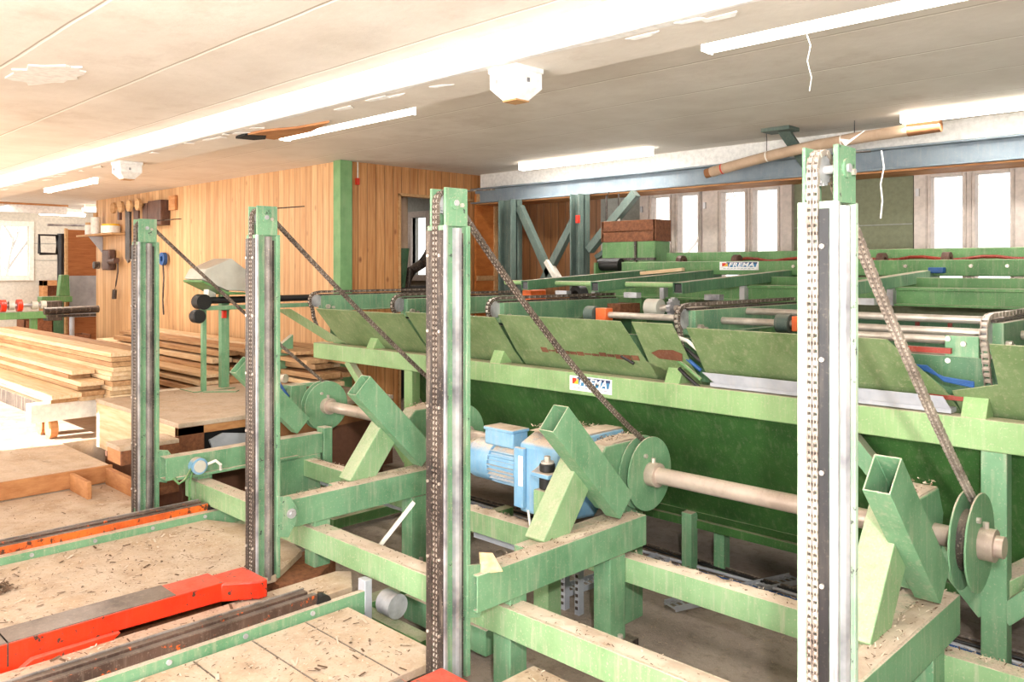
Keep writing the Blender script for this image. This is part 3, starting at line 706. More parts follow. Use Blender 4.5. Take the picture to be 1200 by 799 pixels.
MB().box(-5.88,-5.86,2.14,2.54,.49,.59).build('box_end', 'osb', t, .003)
MB().box(-6.12,-5.88,2.14,2.16,.49,.59).build('box_side', 'plyedge', t, .003)
MB().box(-5.96,-5.86,2.40,2.54,.24,.49).build('box_foot', 'osb', t, .003)
# ================================================================== CHAIN TRACKS ON THE FLOOR
def track(x, yend, label, low, ch):
    """x = outer face of the coloured lower rail"""
    t = thing('chain_track', (x,0,.17), label, 'track')
    MB().box(x+ch-.012,x+ch,-2.2,yend+.28,.17,.28).box(x+.0,x+ch-.012,-2.2,yend+.28,.268,.279).box(x-.08,x+ch-.012,-2.2,yend+.28,.17,.18).build('side_channel', 'frame', t, .001)
    MB().box(x-.035,x,-2.2,yend,.19,.32).build('lower_rail', low, t, .003)
    MB().box(x-.033,x-.004,-2.2,yend,.32,.323).build('wear_strip', 'tracktop', t)
    MB().box(x-.08,x-.035,-2.2,yend-.03,.19,.334).build('upper_rail', 'rust', t, .003)
    MB().box(x-.08,x-.07,-2.2,yend-.03,.334,.341).build('guide_lip', 'steeldull', t, .001)
    MB().cyl((x-.035,yend+.03,.275),(x+.01,yend+.03,.275),.038,18).build('end_roller', 'rubber', t)
    for k in range(12):
        y = yend-.05-k*.33
        MB().cyl((x+ch,y,.26),(x+ch+.008,y,.26),.011,8).build('bolt', 'steel', t)
track(-5.145, 2.42, 'left chain track with dark rail and worn orange side before the leftmost mast', 'orange', .06)
track(-3.34, 2.10, 'middle chain track, brown with few orange flakes, ending right of the red fork', 'rust', .035)
def fork(x0, x1, ye, ze, label, long=True):
    t = thing('lifting_fork', ((x0+x1)/2,ye,.27), label, 'lifting fork')
    z0, z1 = ze-.09, ze
    MB().prism([(-1.0,z1),(ye-.02,z1),(ye-.02,z0+.0),(1.3,z0+.01),(1.15,z0-.015),(.7,z0-.03),(.6,z0),(-1.0,z0)], 0, x0, x1).build('fork_arm', 'red', t, .004)
    MB().box(x0+.004,x1-.004,-1.0,ye-(.25 if x0 < -3 else .03),z1,z1+.004).build('worn_top', 'tracktop', t)
    MB().prism([(x0+.03,ye-.04),(x1-.001,ye-.04),(x1+.10,ye+.11),(x1+.10,ye+.15),(x0+.03,ye+.15)], 2, z0-.002, z1-.003).build('toe_block', 'red', t, .01)
    MB().prism([(.95,z0-.02),(1.28,z0-.035),(1.34,z0+.012),(1.0,z0+.012)], 0, x1-.001, x1+.03).build('side_lip', 'red', t, .004)
    for y in (.92,): MB().box(x0-.001,x1+.001,y-.003,y+.003,z0,z1+.004).build('joint_gap', 'dark', t)
fork(-3.87,-3.70,1.84,.36,'long red lifting fork lying on the floor in front of the second mast')
fork(-2.46,-2.28,1.93,.305,'orange red fork tip at the foot of the third mast, bottom edge')

# ================================================================== LIFT MASTS
def mast(loc, label, topz, sag, style):
    """local frame: x across chain face, y along arm. loc = corner (+x,-y) foot"""
    W, D = .112, .135
    zb, zt = .0, topz-.148
    t = thing('lift_mast', loc, label, 'mast')
    X1, X0 = loc[0], loc[0]-W; Yf, Yb = loc[1], loc[1]+D; Z0 = loc[2]; Z1 = Z0+zt
    if style == 'dark': cx = X0+.05; sw = .017
    else: cx = X0+.043; sw = .017
    # column profile with chain slot at -y and guide recess at +x
    prof = [(X0,Yf),(cx-sw,Yf),(cx-sw,Yf+.03),(cx+sw,Yf+.03),(cx+sw,Yf),(X1,Yf),(X1,Yf+.018),(X1-.018,Yf+.018),(X1-.018,Yb-.022),(X1,Yb-.022),(X1,Yb),(X0,Yb)]
    MB().prism(prof, 2, Z0, Z1).build('column', 'mast' if style == 'dark' else 'mastflash', t, .003)
    if style == 'dark':
        MB().box(X0-.002,cx-sw,Yf-.004,Yf,Z0,Z1-.02).build('cover_strip', 'dark', t, .001)
        MB().box(cx+sw,X1-.012,Yf-.004,Yf,Z0,Z1-.02).build('cover_strip', 'dark', t, .001)
    else:
        MB().box(cx+sw+.002,X1-.022,Yf-.004,Yf,Z0,Z1-.02).build('cover_strip', 'darkclean', t, .001)
    MB().box(X1-.012,X1+.001,Yf-.002,Yf+.012,Z0,Z1).build('corner_strip', 'steel', t, .003)
    # guide rail on the +x side
    g0 = Yf+.052
    MB().prism([(X1-.03,g0),(X1-.004,g0+.006),(X1+.004,g0+.02),(X1-.004,g0+.036),(X1-.03,g0+.04)], 1, 0, 1) if False else None
    MB().prism([(X1-.018,g0),(X1-.002,g0+.004),(X1+.003,g0+.018),(X1-.002,g0+.036),(X1-.018,g0+.040)], 2, Z0, Z1-.01).build('guide_rail', 'steel' if loc[0] > -3 else 'steeldull', t)
    MB().box(X1-.018,X1-.010,g0+.041,g0+.052,Z0,Z1-.03).build('guide_rail_edge', 'dark', t)
    for k in range(6 if style == 'dark' else 8):
        z = Z1-.12-k*.30
        for x in ((X0+.012, X1-.03) if style == 'dark' else (X1-.04,)):
            MB().cyl((x,Yf-.004,z),(x,Yf-.010,z),.0065,8).build('bolt', 'rod', t)
    # head plates and sprocket
    hz0, hz1 = Z1-.004, Z1+.148
    MB().box(X0+.012,X0+.022,Yf+.004,Yf+.105,hz0-.06,hz1).loose('head_plate', 'mast', t, .002)
    MB().box(X1-.014,X1+.0,Yf+.002,Yf+.118,hz0,hz1).loose('head_plate', 'mast', t, .002)
    sc = V((cx, Yf+.052, Z1+.088))
    MB().gear(sc, (1,0,0), .036, .024, 15, .007).build('sprocket', 'steel', t)
    a = MB().cyl(sc-V((.04,0,0)), (X1+.012, sc.y, sc.z), .012, 14); a.build('axle', 'steel', t)
    MB().cyl((X1,sc.y,sc.z),(X1+.006,sc.y,sc.z),.026,18).build('axle_washer', 'mast', t)
    MB().cyl((X1,sc.y+.028,sc.z-.008),(X1+.014,sc.y+.028,sc.z-.008),.009,6).build('lock_bolt', 'rod', t)
    # chain: up the front slot, over the sprocket, down to the drum
    yc, zc = 3.54, .78; rr = .135
    R2 = .048
    pts = [V((cx,Yf+.006,Z0+.04)), V((cx,Yf+.004,sc.z))]
    # direction to drum tangent (left/top side of drum)
    tx = V((cx, yc, zc)); dv = V((0, yc-sc.y, zc-sc.z)); L = dv.length; th = math.atan2(dv.z, dv.y)
    # outer tangent, both wheels on the same side (upper right)
    al = th + math.acos((R2-rr)/L)
    for i in range(9):
        a_ = PI + (al-PI)*i/8
        pts.append(V((cx, sc.y+R2*math.cos(a_), sc.z+R2*math.sin(a_))))
    e0 = pts[-1].copy(); e1 = V((cx, yc+rr*math.cos(al), zc+rr*math.sin(al)))
    for i in range(1, 24):
        q_ = i/24; pts.append(e0.lerp(e1, q_)-V((0,0,sag*4*q_*(1-q_))))
    for i in range(14):
        a_ = al - i*.18
        pts.append(V((cx, yc+rr*math.cos(a_), zc+rr*math.sin(a_))))
    pl, ro = chain_mb(pts, .021, .034, 2, .015)
    ch = pl.build('lift_chain', 'chaindark' if style == 'dark' else 'chain', t, smooth=False)
    ro.build('chain_rollers', 'rod', ch, smooth=True)
    # bracket plate with bolt joining the arm
    MB().prism([(Yb-.02,.44),(Yb+.045,.42),(Yb+.095,.50),(Yb+.105,.56),(Yb+.055,.635),(Yb-.02,.65)], 0, X1-.008, X1+.004).build('bracket_plate', 'mast', t, .002)
    MB().cyl((X1+.004,Yb+.06,.545),(X1+.014,Yb+.06,.545),.026,16).cyl((X1+.014,Yb+.06,.545),(X1+.026,Yb+.06,.545),.014,6).loose('bracket_bolt', 'steel', t)
    MB().cyl((cx+.03,Yf+.1,hz1-.01),(cx+.04,Yf+.29,hz1+.012),.0035,6).build('top_rod', 'dark', t)
    return t
ms = [
 mast((-5.47,2.105,.24), 'leftmost green lift mast with dark chain strips', 1.926, .02, 'dark'),
 mast((-3.90,2.093,.22), 'second green lift mast from left, behind the red fork tip', 1.946, .03, 'dark'),
 mast((-2.45,2.116,.20), 'third green lift mast from left, dusty dark strips beside chain', 1.961, .085, 'dark'),
 mast((-.905,2.135,.12), 'nearest flash-paled green lift mast at right with bright worn rails', 2.048, .04, 'pale')]
t = ms[3]
MB().prism([(2.26,2.20),(2.30,2.185),(2.44,2.245),(2.33,2.205)], 0, -.955,-.952).build('paper_tag', 'signwhite', t)

# ================================================================== LIFT BASE FRAME
t = thing('lift_base_frame', (-3.2,2.9,0), 'green welded base frame of dusty box beams linking the four masts', 'machine frame')
fx = [-5.37,-3.93,-2.42,-.98]     # +x face of every arm
AW = .10
for i, x in enumerate(fx):
    y0 = 2.26 if i else 2.24
    MB().hollow((x-AW/2,y0,.53),(x-AW/2,3.42,.53),AW,.15,.008).box(x-AW+.005,x-.005,3.405,3.415,.46,.60).build('arm', 'frame', t, .003)
    MB().box(x-.105,x-.004,3.13,3.25,.04,.452).build('foot', 'frame', t, .003)
    MB().box(x-.15,x+.04,3.10,3.30,.0,.04).build('foot_plate', 'dark', t, .003)
    MB().cyl((x+.01,3.19,.04),(x+.01,3.19,.08),.014,6).build('anchor_bolt', 'rod', t)
    MB().box(x-.115,x-.012,2.46,2.56,.04,.452).build('foot', 'frame', t, .003)
    MB().box(x-.16,x+.03,2.44,2.62,.0,.04).build('foot_plate', 'dark', t, .003)
    # open slanted stop tube rising towards the front
    A = V((x-.05,3.24,.70)); B = V((x-.05,2.775,1.168))
    MB().hollow(A-(B-A).normalized()*.03, B, .09, .145, .006, (0,1,1)).build('slanted_tube', 'frame', t, .002)
    # bearing support leaning the other way
    sx = x-.13
    if i:
        MB().beam((sx,2.79,.57),(sx,3.10,.97),.118,.15,(0,0,1)).build('support_leg', 'framepale', t, .004)
        MB().box(sx-.057,sx+.025,2.66,3.4,.458,.595).build('support_foot', 'frame', t, .004)
        MB().prism([(3.22,.70),(3.3,.62),(3.62,.62),(3.66,.84),(3.60,.955),(3.26,.955),(3.18,.88)], 0, sx-.11, sx+.0).build('bearing_block', 'frame', t, .01)
        MB().box(sx-.06,sx-.02,3.44,3.60,0,.615).build('rear_post', 'frame', t, .004)
# longitudinal beams
def lbeam(x0, x1, y0, y1, z0, z1, mat='framepale'): return MB().box(x0,x1,y0,y1,z0,z1).build('longitudinal_beam', mat, t, .003)
for a, b_ in ((fx[0],fx[1]-AW),(fx[1],fx[2]-AW),(fx[2],fx[3]-AW)):
    lbeam(a-.14,b_+AW-.141,2.43,2.54,.30,.425)
    lbeam(a-.10,b_+AW-.101,3.255,3.345,.31,.43)
lbeam(-1.12,1.2,2.43,2.54,.30,.425); lbeam(-1.08,1.2,3.255,3.345,.31,.43)
MB().prism([(2.84,.455),(3.4,.455),(3.4,.17),(2.84,.17)], 0, -5.38, -5.365).build('gusset_plate', 'frame', t, .003)
MB().box(-5.46,-5.36,3.425,3.5,.2,.64).build('end_post', 'frame', t, .004)
MB().box(-5.368,-5.34,2.3,3.2,.455,.475).build('gusset_rib', 'frame', t, .003)
MB().box(-3.55,-3.0,2.44,2.52,.04,.10).box(-3.6,-3.5,2.3,2.8,.03,.12).loose('floor_channel', 'back', t, .003)
MB().box(-3.36,-2.75,2.62,2.72,.05,.17).loose('floor_channel', 'frame', t, .003)
MB().box(-5.2,-4.9,2.35,2.9,.05,.18).loose('floor_channel', 'back', t, .003)
MB().box(-2.86,-2.76,3.06,3.16,.0,.72).build('motor_post', 'framepale', t, .003)
MB().box(-4.95,-4.89,3.2,4.4,.03,.1).box(-4.2,-4.12,3.4,4.2,.05,.14).loose('floor_channel', 'back', t, .003)
# sawdust heaps on the beams
def heap(x0, x1, y0, y1, z, h, parent, n=40, m=5):
    mb = MB(); vs = []; fs = []
    for i in range(n+1):
        for j in range(m+1):
            e = math.sin(PI*j/m)*min(1, 4*min(i, n-i)/n+.2)
            vs.append((x0+(x1-x0)*i/n, y0+(y1-y0)*j/m, z+h*e*R(.4,1.)))
    for i in range(n):
        for j in range(m):
            a = i*(m+1)+j; fs.append((a,a+1,a+m+2,a+m+1))
    mb.add(vs, fs); return mb
for args in ((-2.40,-1.15,3.26,3.34,.43,.022),(-5.3,-4.1,3.26,3.34,.43,.02),(-3.8,-3.06,3.26,3.34,.43,.024),(-2.4,-1.1,2.45,2.53,.425,.006),(-3.8,-2.6,2.45,2.53,.425,.005)):
    heap(*args, t).build('sawdust_heap', 'mound', t)
for i, x in enumerate(fx):
    heap(x-.09,x-.01,2.5,3.38,.605,.012 if i != 2 else .014, t, 5, 30).build('sawdust_heap', 'mound', t)
    if i: heap(x-.235,x-.135,3.26,3.60,.955,.028, t, 8, 16).build('sawdust_heap', 'mound', t)

# sensor box with cable on arm 1
s_ = thing('sensor_box', (-5.33,2.44,.53), 'round light blue sensor box with curled cables on the left arm', 'sensor')
MB().cyl((-5.365,2.44,.53),(-5.31,2.44,.53),.055,18).build('sensor_body', 'blue', s_)
MB().cyl((-5.31,2.44,.53),(-5.30,2.44,.53),.04,18).build('sensor_cap', 'grey', s_)
MB().path([(-5.33,2.50,.53),(-5.31,2.55,.55),(-5.30,2.58,.52),(-5.32,2.59,.48)], .01).build('cable', 'cream', s_)
MB().path([(-5.33,2.39,.52),(-5.31,2.34,.46),(-5.31,2.30,.44),(-5.33,2.27,.48)], .008).build('cable', 'back', s_)
MB().path([(-5.33,2.40,.50),(-5.31,2.37,.43),(-5.31,2.37,.3),(-5.31,2.38,.25)], .008).build('cable', 'back', s_)

# ================================================================== DRIVE SHAFT WITH DRUMS
t = thing('drive_shaft', (-3.2,3.54,.78), 'long dusty steel drive shaft carrying green flanged chain drums', 'shaft')
sy, sz = 3.54, .78
MB().cyl((-5.62,sy,sz),(-.86,sy,sz),.042,24).build('shaft_bar', 'shaft', t)
for i, m in enumerate(ms):
    cx = m.location.x-.112+(.05 if i < 3 else .043)
    dr = MB().cyl((cx-.03,sy,sz),(cx+.03,sy,sz),.12,32).build('drum', 'dark', t)
    fl = MB()
    for s2 in (-.028, .028): fl.cyl((cx+s2-.004,sy,sz),(cx+s2+.004,sy,sz),.19,48)
    fl.build('flange', 'frame', dr, .002)
    cs = 1
    MB().cyl((cx+.03,sy,sz),(cx+.085,sy,sz),.062,28).build('collar', 'shaft', dr)
    MB().cyl((cx+.05,sy,sz+.06),(cx+.05,sy,sz+.085),.012,6).cyl((cx+.032,sy-.05,sz+.1),(cx+.045,sy-.05,sz+.1),.012,6).loose('set_screw', 'rod', dr)

# ================================================================== GEAR MOTOR
t = thing('gear_motor', (-3.2,3.4,.5), 'light blue geared electric motor coated in sawdust', 'motor')
my, mz = 3.36, .725
mb = MB().cyl((-3.56,my,mz),(-3.40,my,mz),.118,32).cyl((-3.62,my,mz),(-3.56,my,mz),.10,32,.118).build('fan_cowl', 'blue', t, .004)
MB().cyl((-3.635,my,mz),(-3.62,my,mz),.03,12).build('fan_boss', 'dark', t)
body = MB().cyl((-3.41,my,mz),(-3.16,my,mz),.10,32)
for k in range(26):
    a = 2*PI*k/26
    if .25*PI < a < .75*PI: continue
    c, s2 = math.cos(a), math.sin(a)
    body.beam((-3.40,my+.108*c,mz+.108*s2),(-3.17,my+.108*c,mz+.108*s2),.006,.026,(0,c,s2))
body.build('finned_body', 'blue', t)
MB().box(-3.47,-3.24,my-.065,my+.065,mz+.10,mz+.20).build('terminal_box', 'blue', t, .012)
MB().box(-3.475,-3.235,my-.07,my+.07,mz+.185,mz+.205).build('terminal_lid', 'blue', t, .006)
MB().cyl((-3.17,my,mz),(-3.10,my,mz),.135,32).build('mounting_flange', 'blue', t, .004)
MB().prism([(3.20,.53),(3.48,.50),(3.62,.60),(3.66,.86),(3.56,.96),(3.34,.96),(3.20,.90)], 0, -3.10, -2.80).build('gearbox_housing', 'blue', t, .02)
MB().prism([(3.24,.98),(3.60,.98),(3.66,.90),(3.66,.62),(3.56,.60),(3.24,.88)], 0, -2.83, -2.70).build('gearbox_cover', 'blue', t, .012)
MB().box(-3.11,-3.04,3.17,3.20,.56,.88).build('housing_rib', 'blue', t, .006)
MB().box(-3.115,-3.11,3.24,3.28,.62,.8).box(-3.07,-3.04,3.165,3.17,.68,.84).build('white_label', 'signwhite', t)
MB().prism([(-2.87,3.05),(-2.75,3.05),(-2.74,3.21),(-2.95,3.21)], 2, .786, .81).build('torque_bracket', 'blue', t, .006)
MB().cyl((-2.81,3.11,.724),(-2.81,3.11,.786),.042,24).build('rubber_buffer', 'rubber', t, .006)
MB().cyl((-2.81,3.11,.81),(-2.81,3.11,.852),.040,24).build('rubber_buffer', 'rubber', t, .006)
MB().cyl((-2.81,3.11,.852),(-2.81,3.11,.862),.034,20).cyl((-2.81,3.11,.862),(-2.81,3.11,.888),.017,6).build('buffer_bolt', 'rod', t)
heap(-3.08,-2.82,3.26,3.56,.962,.03,t,12,8).build('sawdust_heap', 'mound', t)
heap(-3.46,-3.26,my-.06,my+.06,mz+.205,.01,t,8,6).build('sawdust_heap', 'mound', t)
heap(-2.82,-2.70,3.26,3.6,.982,.02,t,8,8).build('sawdust_heap', 'mound', t)
MB().path([(-3.03,3.2,.55),(-3.02,3.21,.45),(-2.98,3.24,.36)], .007).build('drain_wire', 'cream', t)

# ================================================================== FRONT MACHINE (cross conveyor with sheet flaps)
t = thing('sorting_machine', (-3,4.6,0), 'large green cross conveyor machine with olive flaps and front rail', 'machine')
XR = 1.2
MB().box(-6.32,XR,3.93,4.03,1.06,1.195).build('front_rail', 'rail', t, .006)
MB().box(-6.3,XR,5.20,5.30,1.06,1.195).build('rear_rail', 'rail', t, .006)
for x in (-5.0,-1.0):
    MB().box(x-.05,x+.05,3.94,4.02,0,1.06).build('leg', 'rail' if x < -2 else 'frame', t, .005)
    MB().box(x-.05,x+.05,5.2,5.3,0,1.06).build('leg', 'rail', t, .005)
MB().beam((-1.66,3.98,1.06),(-1.03,3.98,.36),.08,.07,(0,1,0)).build('brace', 'frame', t, .003)
MB().beam((-.30,3.98,1.06),(-.97,3.98,.36),.08,.07,(0,1,0)).build('brace', 'frame', t, .003)
MB().beam((-5.85,3.98,1.06),(-5.05,3.98,.36),.06,.06,(0,1,0)).build('brace', 'rail', t, .003)
MB().beam((-1.0,4.0,.45),(-.3,5.0,.9),.1,.1).build('dusty_tie', 'framepale', t, .003)
for x in (-2.75,-2.6):
    MB().box(x-.035,x+.035,4.3 if x < -2.7 else 4.42,4.37 if x < -2.7 else 4.49,0,.36).build('short_leg', 'frame', t, .003)
MB().box(-4.9,XR,4.36,4.44,.26,.31).build('lower_tie', 'hopper', t, .003)
# hopper under the rail
MB().sheet([(-5.2,4.03,1.08),(XR,4.03,1.08),(XR,4.36,.36),(-4.95,4.36,.36)], .006, (0,1,.4)).build('hopper_panel', 'hopper', t)
MB().sheet([(-4.95,4.355,.365),(XR,4.355,.365),(XR,4.40,.30),(-4.9,4.40,.30)], .006, (0,1,.7)).build('hopper_lip', 'hopper', t)
MB().sheet([(-5.2,4.05,1.08),(-5.2,5.25,1.08),(-4.95,5.1,.36),(-4.95,4.36,.36)], .006, (1,0,.3)).build('hopper_end', 'hopper', t)
MB().sheet([(-5.2,5.22,1.08),(XR,5.22,1.08),(XR,5.0,.36),(-4.95,5.0,.36)], .006, (0,1,-.4)).build('hopper_back', 'hopper', t)
MB().box(-4.9,XR,4.38,5.0,.34,.36).build('hopper_floor', 'hopper', t)
# flaps above the rail leaning out
zb, zt, yb, yt = 1.19, 1.535, 4.07, 3.80
ym, zm = 3.97, 1.30      # crease
def fl(x0, x1, z2, x1m=None, x1b=None, name='flap'):
    x1m = x1 if x1m is None else x1m; x1b = x1m if x1b is None else x1b
    mb = MB().sheet([(x0,ym,zm),(x1m,ym,zm),(x1,yt,z2),(x0,yt,z2)], .005, (0,.8,.6))
    mb.sheet([(x0,yb,zb),(x1b,yb,zb),(x1m,ym,zm),(x0,ym,zm)], .005, (0,.74,.67))
    return mb.build(name, 'flap', t)
fl(-6.07,-4.88,1.505)
fl(-4.85,-3.90,1.52)
fl(-3.87,-2.87,1.54,-2.81,-2.52)
fl(-2.79,-2.52,1.54,-2.50)
fl(-2.43,-1.39,1.525,-1.20,-1.16)
fl(-.98,XR,1.53)
MB().sheet([(-1.16,yb,zb),(-.98,yb,zb),(-.98,3.93,1.35),(-1.17,ym,zm)], .005, (0,.75,.65)).build('flap_corner', 'flap', t)
MB().sheet([(-7.05,3.98,1.46),(-6.78,3.98,1.47),(-5.96,4.04,1.2),(-6.26,4.04,1.2)], .006, (0,1,.2)).build('end_flap', 'flap', t)
MB().prism([(4.09,1.20),(4.12,1.20),(4.12,1.44),(4.09,1.44)], 0, -6.3, XR).build('inner_wall', 'backdark', t)
MB().box(-2.38,-1.17,3.955,4.03,1.2,1.222).sheet([(-2.35,3.95,1.222),(-1.17,3.95,1.222),(-1.2,3.94,1.275),(-2.42,3.94,1.275)], .006, (0,1,.3)).build('wear_strip', 'greystrip', t, .002)
for x in (-5.5,-4.05,-2.62,-1.08):
    MB().prism([(3.94,1.19),(4.06,1.19),(4.06,1.30),(4.0,1.30)], 0, x-.05, x+.05).build('flap_bracket', 'rail', t, .003)
def on(x, f): return (x, ym+(yt-ym)*f-.008, zm+(1.54-zm)*f)
MB().sheet([on(-2.70,.12),on(-2.55,.10),on(-2.53,.28),on(-2.58,.36),on(-2.68,.34),on(-2.74,.25)], .003, (0,.8,.6)).build('rust_patch', 'rustpaint', t)
mb = MB()
for k in range(13):
    x = -3.62+k*.06; a_, b_ = R(.0,.05), R(.07,.14)
    mb.sheet([on(x,a_),on(x+.052,a_),on(x+.052,b_),on(x,b_)], .003, (0,.8,.6))
mb.build('rust_streak', 'rustpaint', t)
# cross conveyor arms with chain and nose sprocket
for i, x in enumerate((-6.5,-5.28,-4.18,-2.62,-1.05)):
    y1 = 5.45
    a = MB().box(x-.045,x+.045,4.12,y1,1.46,1.60).box(x-.055,x+.055,4.12,y1,1.455,1.465).build('conveyor_arm', 'arm', t, .003)
    MB().box(x-.02,x+.02,4.10,y1,1.601,1.612).build('chain_guide', 'dark', a)
    MB().gear((x-.01,4.08,1.55), (1,0,0), .05, .02, 12, .008).build('nose_sprocket', 'steel', a)
    pts = [V((x-.005,y1,1.632))]+[V((x-.005,4.12,1.632))]+[V((x-.005,4.08+.075*math.cos(q),1.55+.078*math.sin(q))) for q in [PI/2+k*PI/10 for k in range(1,9)]]+[V((x-.005,4.05,1.40)),V((x-.005,4.09,1.3))]
    pl, ro = chain_mb(pts, .03, .034, 1, .022, .003)
    pl.build('conveyor_chain', 'chaindark' if i < 4 else 'chain', a, smooth=False); ro.build('chain_pins', 'rod', a)
    MB().cyl((x+.045,4.16,1.50),(x+.07,4.16,1.50),.02,14).cyl((x+.045,4.22,1.49),(x+.065,4.22,1.49),.013,6).loose('tension_bolt', 'rod', a)
for y, z, x0, x1 in ((4.27,1.50,-1.98,-1.20),(4.42,1.53,-3.5,XR),(4.72,1.575,-3.35,XR)):
    MB().cyl((x0,y,z),(x1,y,z),.021,16).build('cross_shaft', 'rod', t)
MB().box(-2.0,XR,4.16,4.2,1.42,1.45).build('front_bar', 'shaft', t, .002)
MB().gear((-3.12,4.72,1.575),(1,0,0),.06,.03,14,.012).build('shaft_sprocket', 'steel', t)
MB().cyl((-3.33,4.72,1.575),(-3.22,4.72,1.575),.06,20).build('bearing_housing', 'grey', t, .004)
for x in (-3.52,-2.12):
    MB().cyl((x-.10,4.42,1.53),(x-.02,4.42,1.53),.055,18).build('coupling_motor', 'gsteel', t, .004)
    MB().box(x,x+.09,4.38,4.46,1.49,1.575).build('orange_coupling', 'signred' if False else 'orangep' if 'orangep' in M else 'red', t, .006)
MB().box(-1.24,-1.10,4.10,4.13,1.40,1.535).build('bearing_plate', 'frame', t, .002)
for yz in ((-1.225,1.52),(-1.225,1.42),(-1.16,1.50)): MB().cyl((yz[0],4.10,yz[1]),(yz[0],4.088,yz[1]),.012,8).build('bolt', 'rod', t)
MB().box(-1.42,-1.2,4.05,4.07,1.455,1.48).box(-1.3,-1.05,3.99,4.01,1.255,1.275).loose('red_bar', 'redox', t)
for k in range(4):
    MB().path([(-1.38,4.0+.005*k,1.37+.008*k),(-1.28,3.98,1.38+.006*k),(-1.2,3.96,1.355-.004*k),(-1.08,3.96,1.345-.006*k)], .006).build('blue_cable', 'cable', t)
for k in range(5):
    MB().path([(-3.05+.01*k,3.97,1.46-.03*k),(-2.97,3.95,1.44-.03*k),(-2.9,3.97,1.40-.03*k)], .01).build('cable', ['cable','rubber','cream','back','rubber'][k], t)
    MB().path([(-2.62+.01*k,3.96,1.46-.045*k),(-2.52,3.95,1.44-.05*k),(-2.44,3.96,1.38-.05*k)], .011).build('cable', ['cream','rubber','cable','back','rubber'][k], t)
# maker's sign on the front rail
def sign(parent, x0, x1, y, z0, z1, name='maker_sign'):
    W, H = x1-x0, z1-z0
    s2 = MB().box(x0,x1,y-.003,y,z0,z1).build(name, 'signwhite', parent)
    MB().box(x0+W*.07,x0+W*.17,y-.005,y-.003,z0+H*.45,z0+H*.85).build('red_square', 'signred', s2)
    MB().prism([(x0+W*.10,z0+H*.45),(x0+W*.22,z0+H*.45),(x0+W*.22,z0+H*.85)], 1, y-.006, y-.005).build('yellow_wedge', 'yellow', s2)
    MB().prism([(x0+W*.23,z0+H*.36),(x0+W*.93,z0+H*.36),(x0+W*.965,z0+H*.92),(x0+W*.20,z0+H*.92)], 1, y-.0045, y-.003).build('blue_panel', 'signblue', s2)
    MB().prism([(x0+W*.19,z0+H*.75),(x0+W*.966,z0+H*.75),(x0+W*.972,z0+H*.94),(x0+W*.185,z0+H*.94)], 1, y-.0048, y-.0045).build('navy_band', 'signnavy', s2)
    cu = bpy.data.curves.new('maker_name', 'FONT'); cu.body = 'FREMA'; cu.size = H*.70; cu.shear = .25; cu.extrude = .0008; cu.offset = H*.018; cu.space_character = 1.08
    tmp = bpy.data.objects.new('tmp', cu); col.objects.link(tmp); bpy.context.view_layer.update()
    me = bpy.data.meshes.new_from_object(tmp.evaluated_get(bpy.context.evaluated_depsgraph_get()))
    w_ = max(v.co.x for v in me.vertices); k = W*.66/w_
    for v in me.vertices: v.co = V((v.co.x*k, v.co.y, v.co.z))
    bpy.data.objects.remove(tmp)
    me.materials.clear(); me.materials.append(M['signwhite'])
    ob = bpy.data.objects.new('maker_name', me); col.objects.link(ob); ob.parent = s2
    off = V((x0+W*.235, y-.0062, z0+H*.40)); q = parent
    while q is not None: off = off-q.location; q = q.parent
    ob.location = off; ob.rotation_euler = (PI/2,0,0)
    mb = MB()
    for k in range(9):
        xa = x0+W*(.10+.09*k); mb.box(xa,xa+W*.07,y-.0045,y-.003,z0+H*.16,z0+H*.23)
    mb.build('small_print', 'greystrip', s2)
def reparent_sign(): pass
sign(t, -3.36, -3.03, 3.93, 1.085, 1.175)

# ================================================================== REAR MACHINE
t = thing('rear_conveyor_machine', (-3,6,0), 'green rear conveyor machine with inclined arms below the tall windows', 'machine')
MB().box(-4.75,XR,5.58,5.60,1.60,1.72).box(-4.75,XR,5.56,5.66,1.70,1.72).box(-4.75,XR,5.54,5.64,1.60,1.615).build('front_rail', 'back', t, .003)
MB().box(-3.4,XR,5.9,5.96,1.70,1.78).build('middle_rail', 'back', t, .004)
MB().box(-4.7,XR,6.24,6.3,1.79,1.905).build('back_rail', 'back', t, .006)
MB().box(-4.35,XR,6.46,6.5,1.86,1.99).build('upper_rail', 'back', t, .006)
MB().box(-4.6,XR,5.8,5.82,.9,1.5).build('lower_panel', 'backdark', t, .003)
MB().box(-4.6,XR,5.62,5.66,.75,.85).build('lower_tie', 'back', t, .003)
for x in (-4.5,-4.05,-2.9,-.6):
    MB().box(x-.05,x+.05,5.58,5.66,0,1.6).build('leg', 'back', t, .004)
    MB().box(x-.05,x+.05,6.3,6.4,0,1.8).build('leg', 'back', t, .004)
for x in (-1.92,-1.72): MB().box(x-.012,x+.012,5.78,5.80,1.36,1.54).build('red_stay', 'redox', t)
MB().beam((-1.92,5.79,1.52),(-1.74,5.79,1.53),.02,.02).build('red_stay', 'redox', t)
for i, x in enumerate((-4.46,-3.76,-3.055,-2.0)):
    A = V((x,4.67,1.712)); B = V((x,6.38,1.80)); 
    a = MB().hollow(A, B, .075, .075, .006).build('inclined_arm', 'backdark' if i < 3 else 'arm', t, .002)
    MB().box(x-.03,x+.03,4.68,4.70,1.68,1.74).build('end_plug', 'darkclean', a, .004)
    MB().box(x-.02,x+.02,5.52,5.66,1.6,1.72).box(x-.06,x+.06,5.1,5.16,1.62,1.66).loose('roller_bracket', 'steel', a)
    if i < 2: MB().cyl((x+.04,5.0,1.725),(x+.66,5.0,1.725),.02,12).build('tie_tube', 'rail', t)
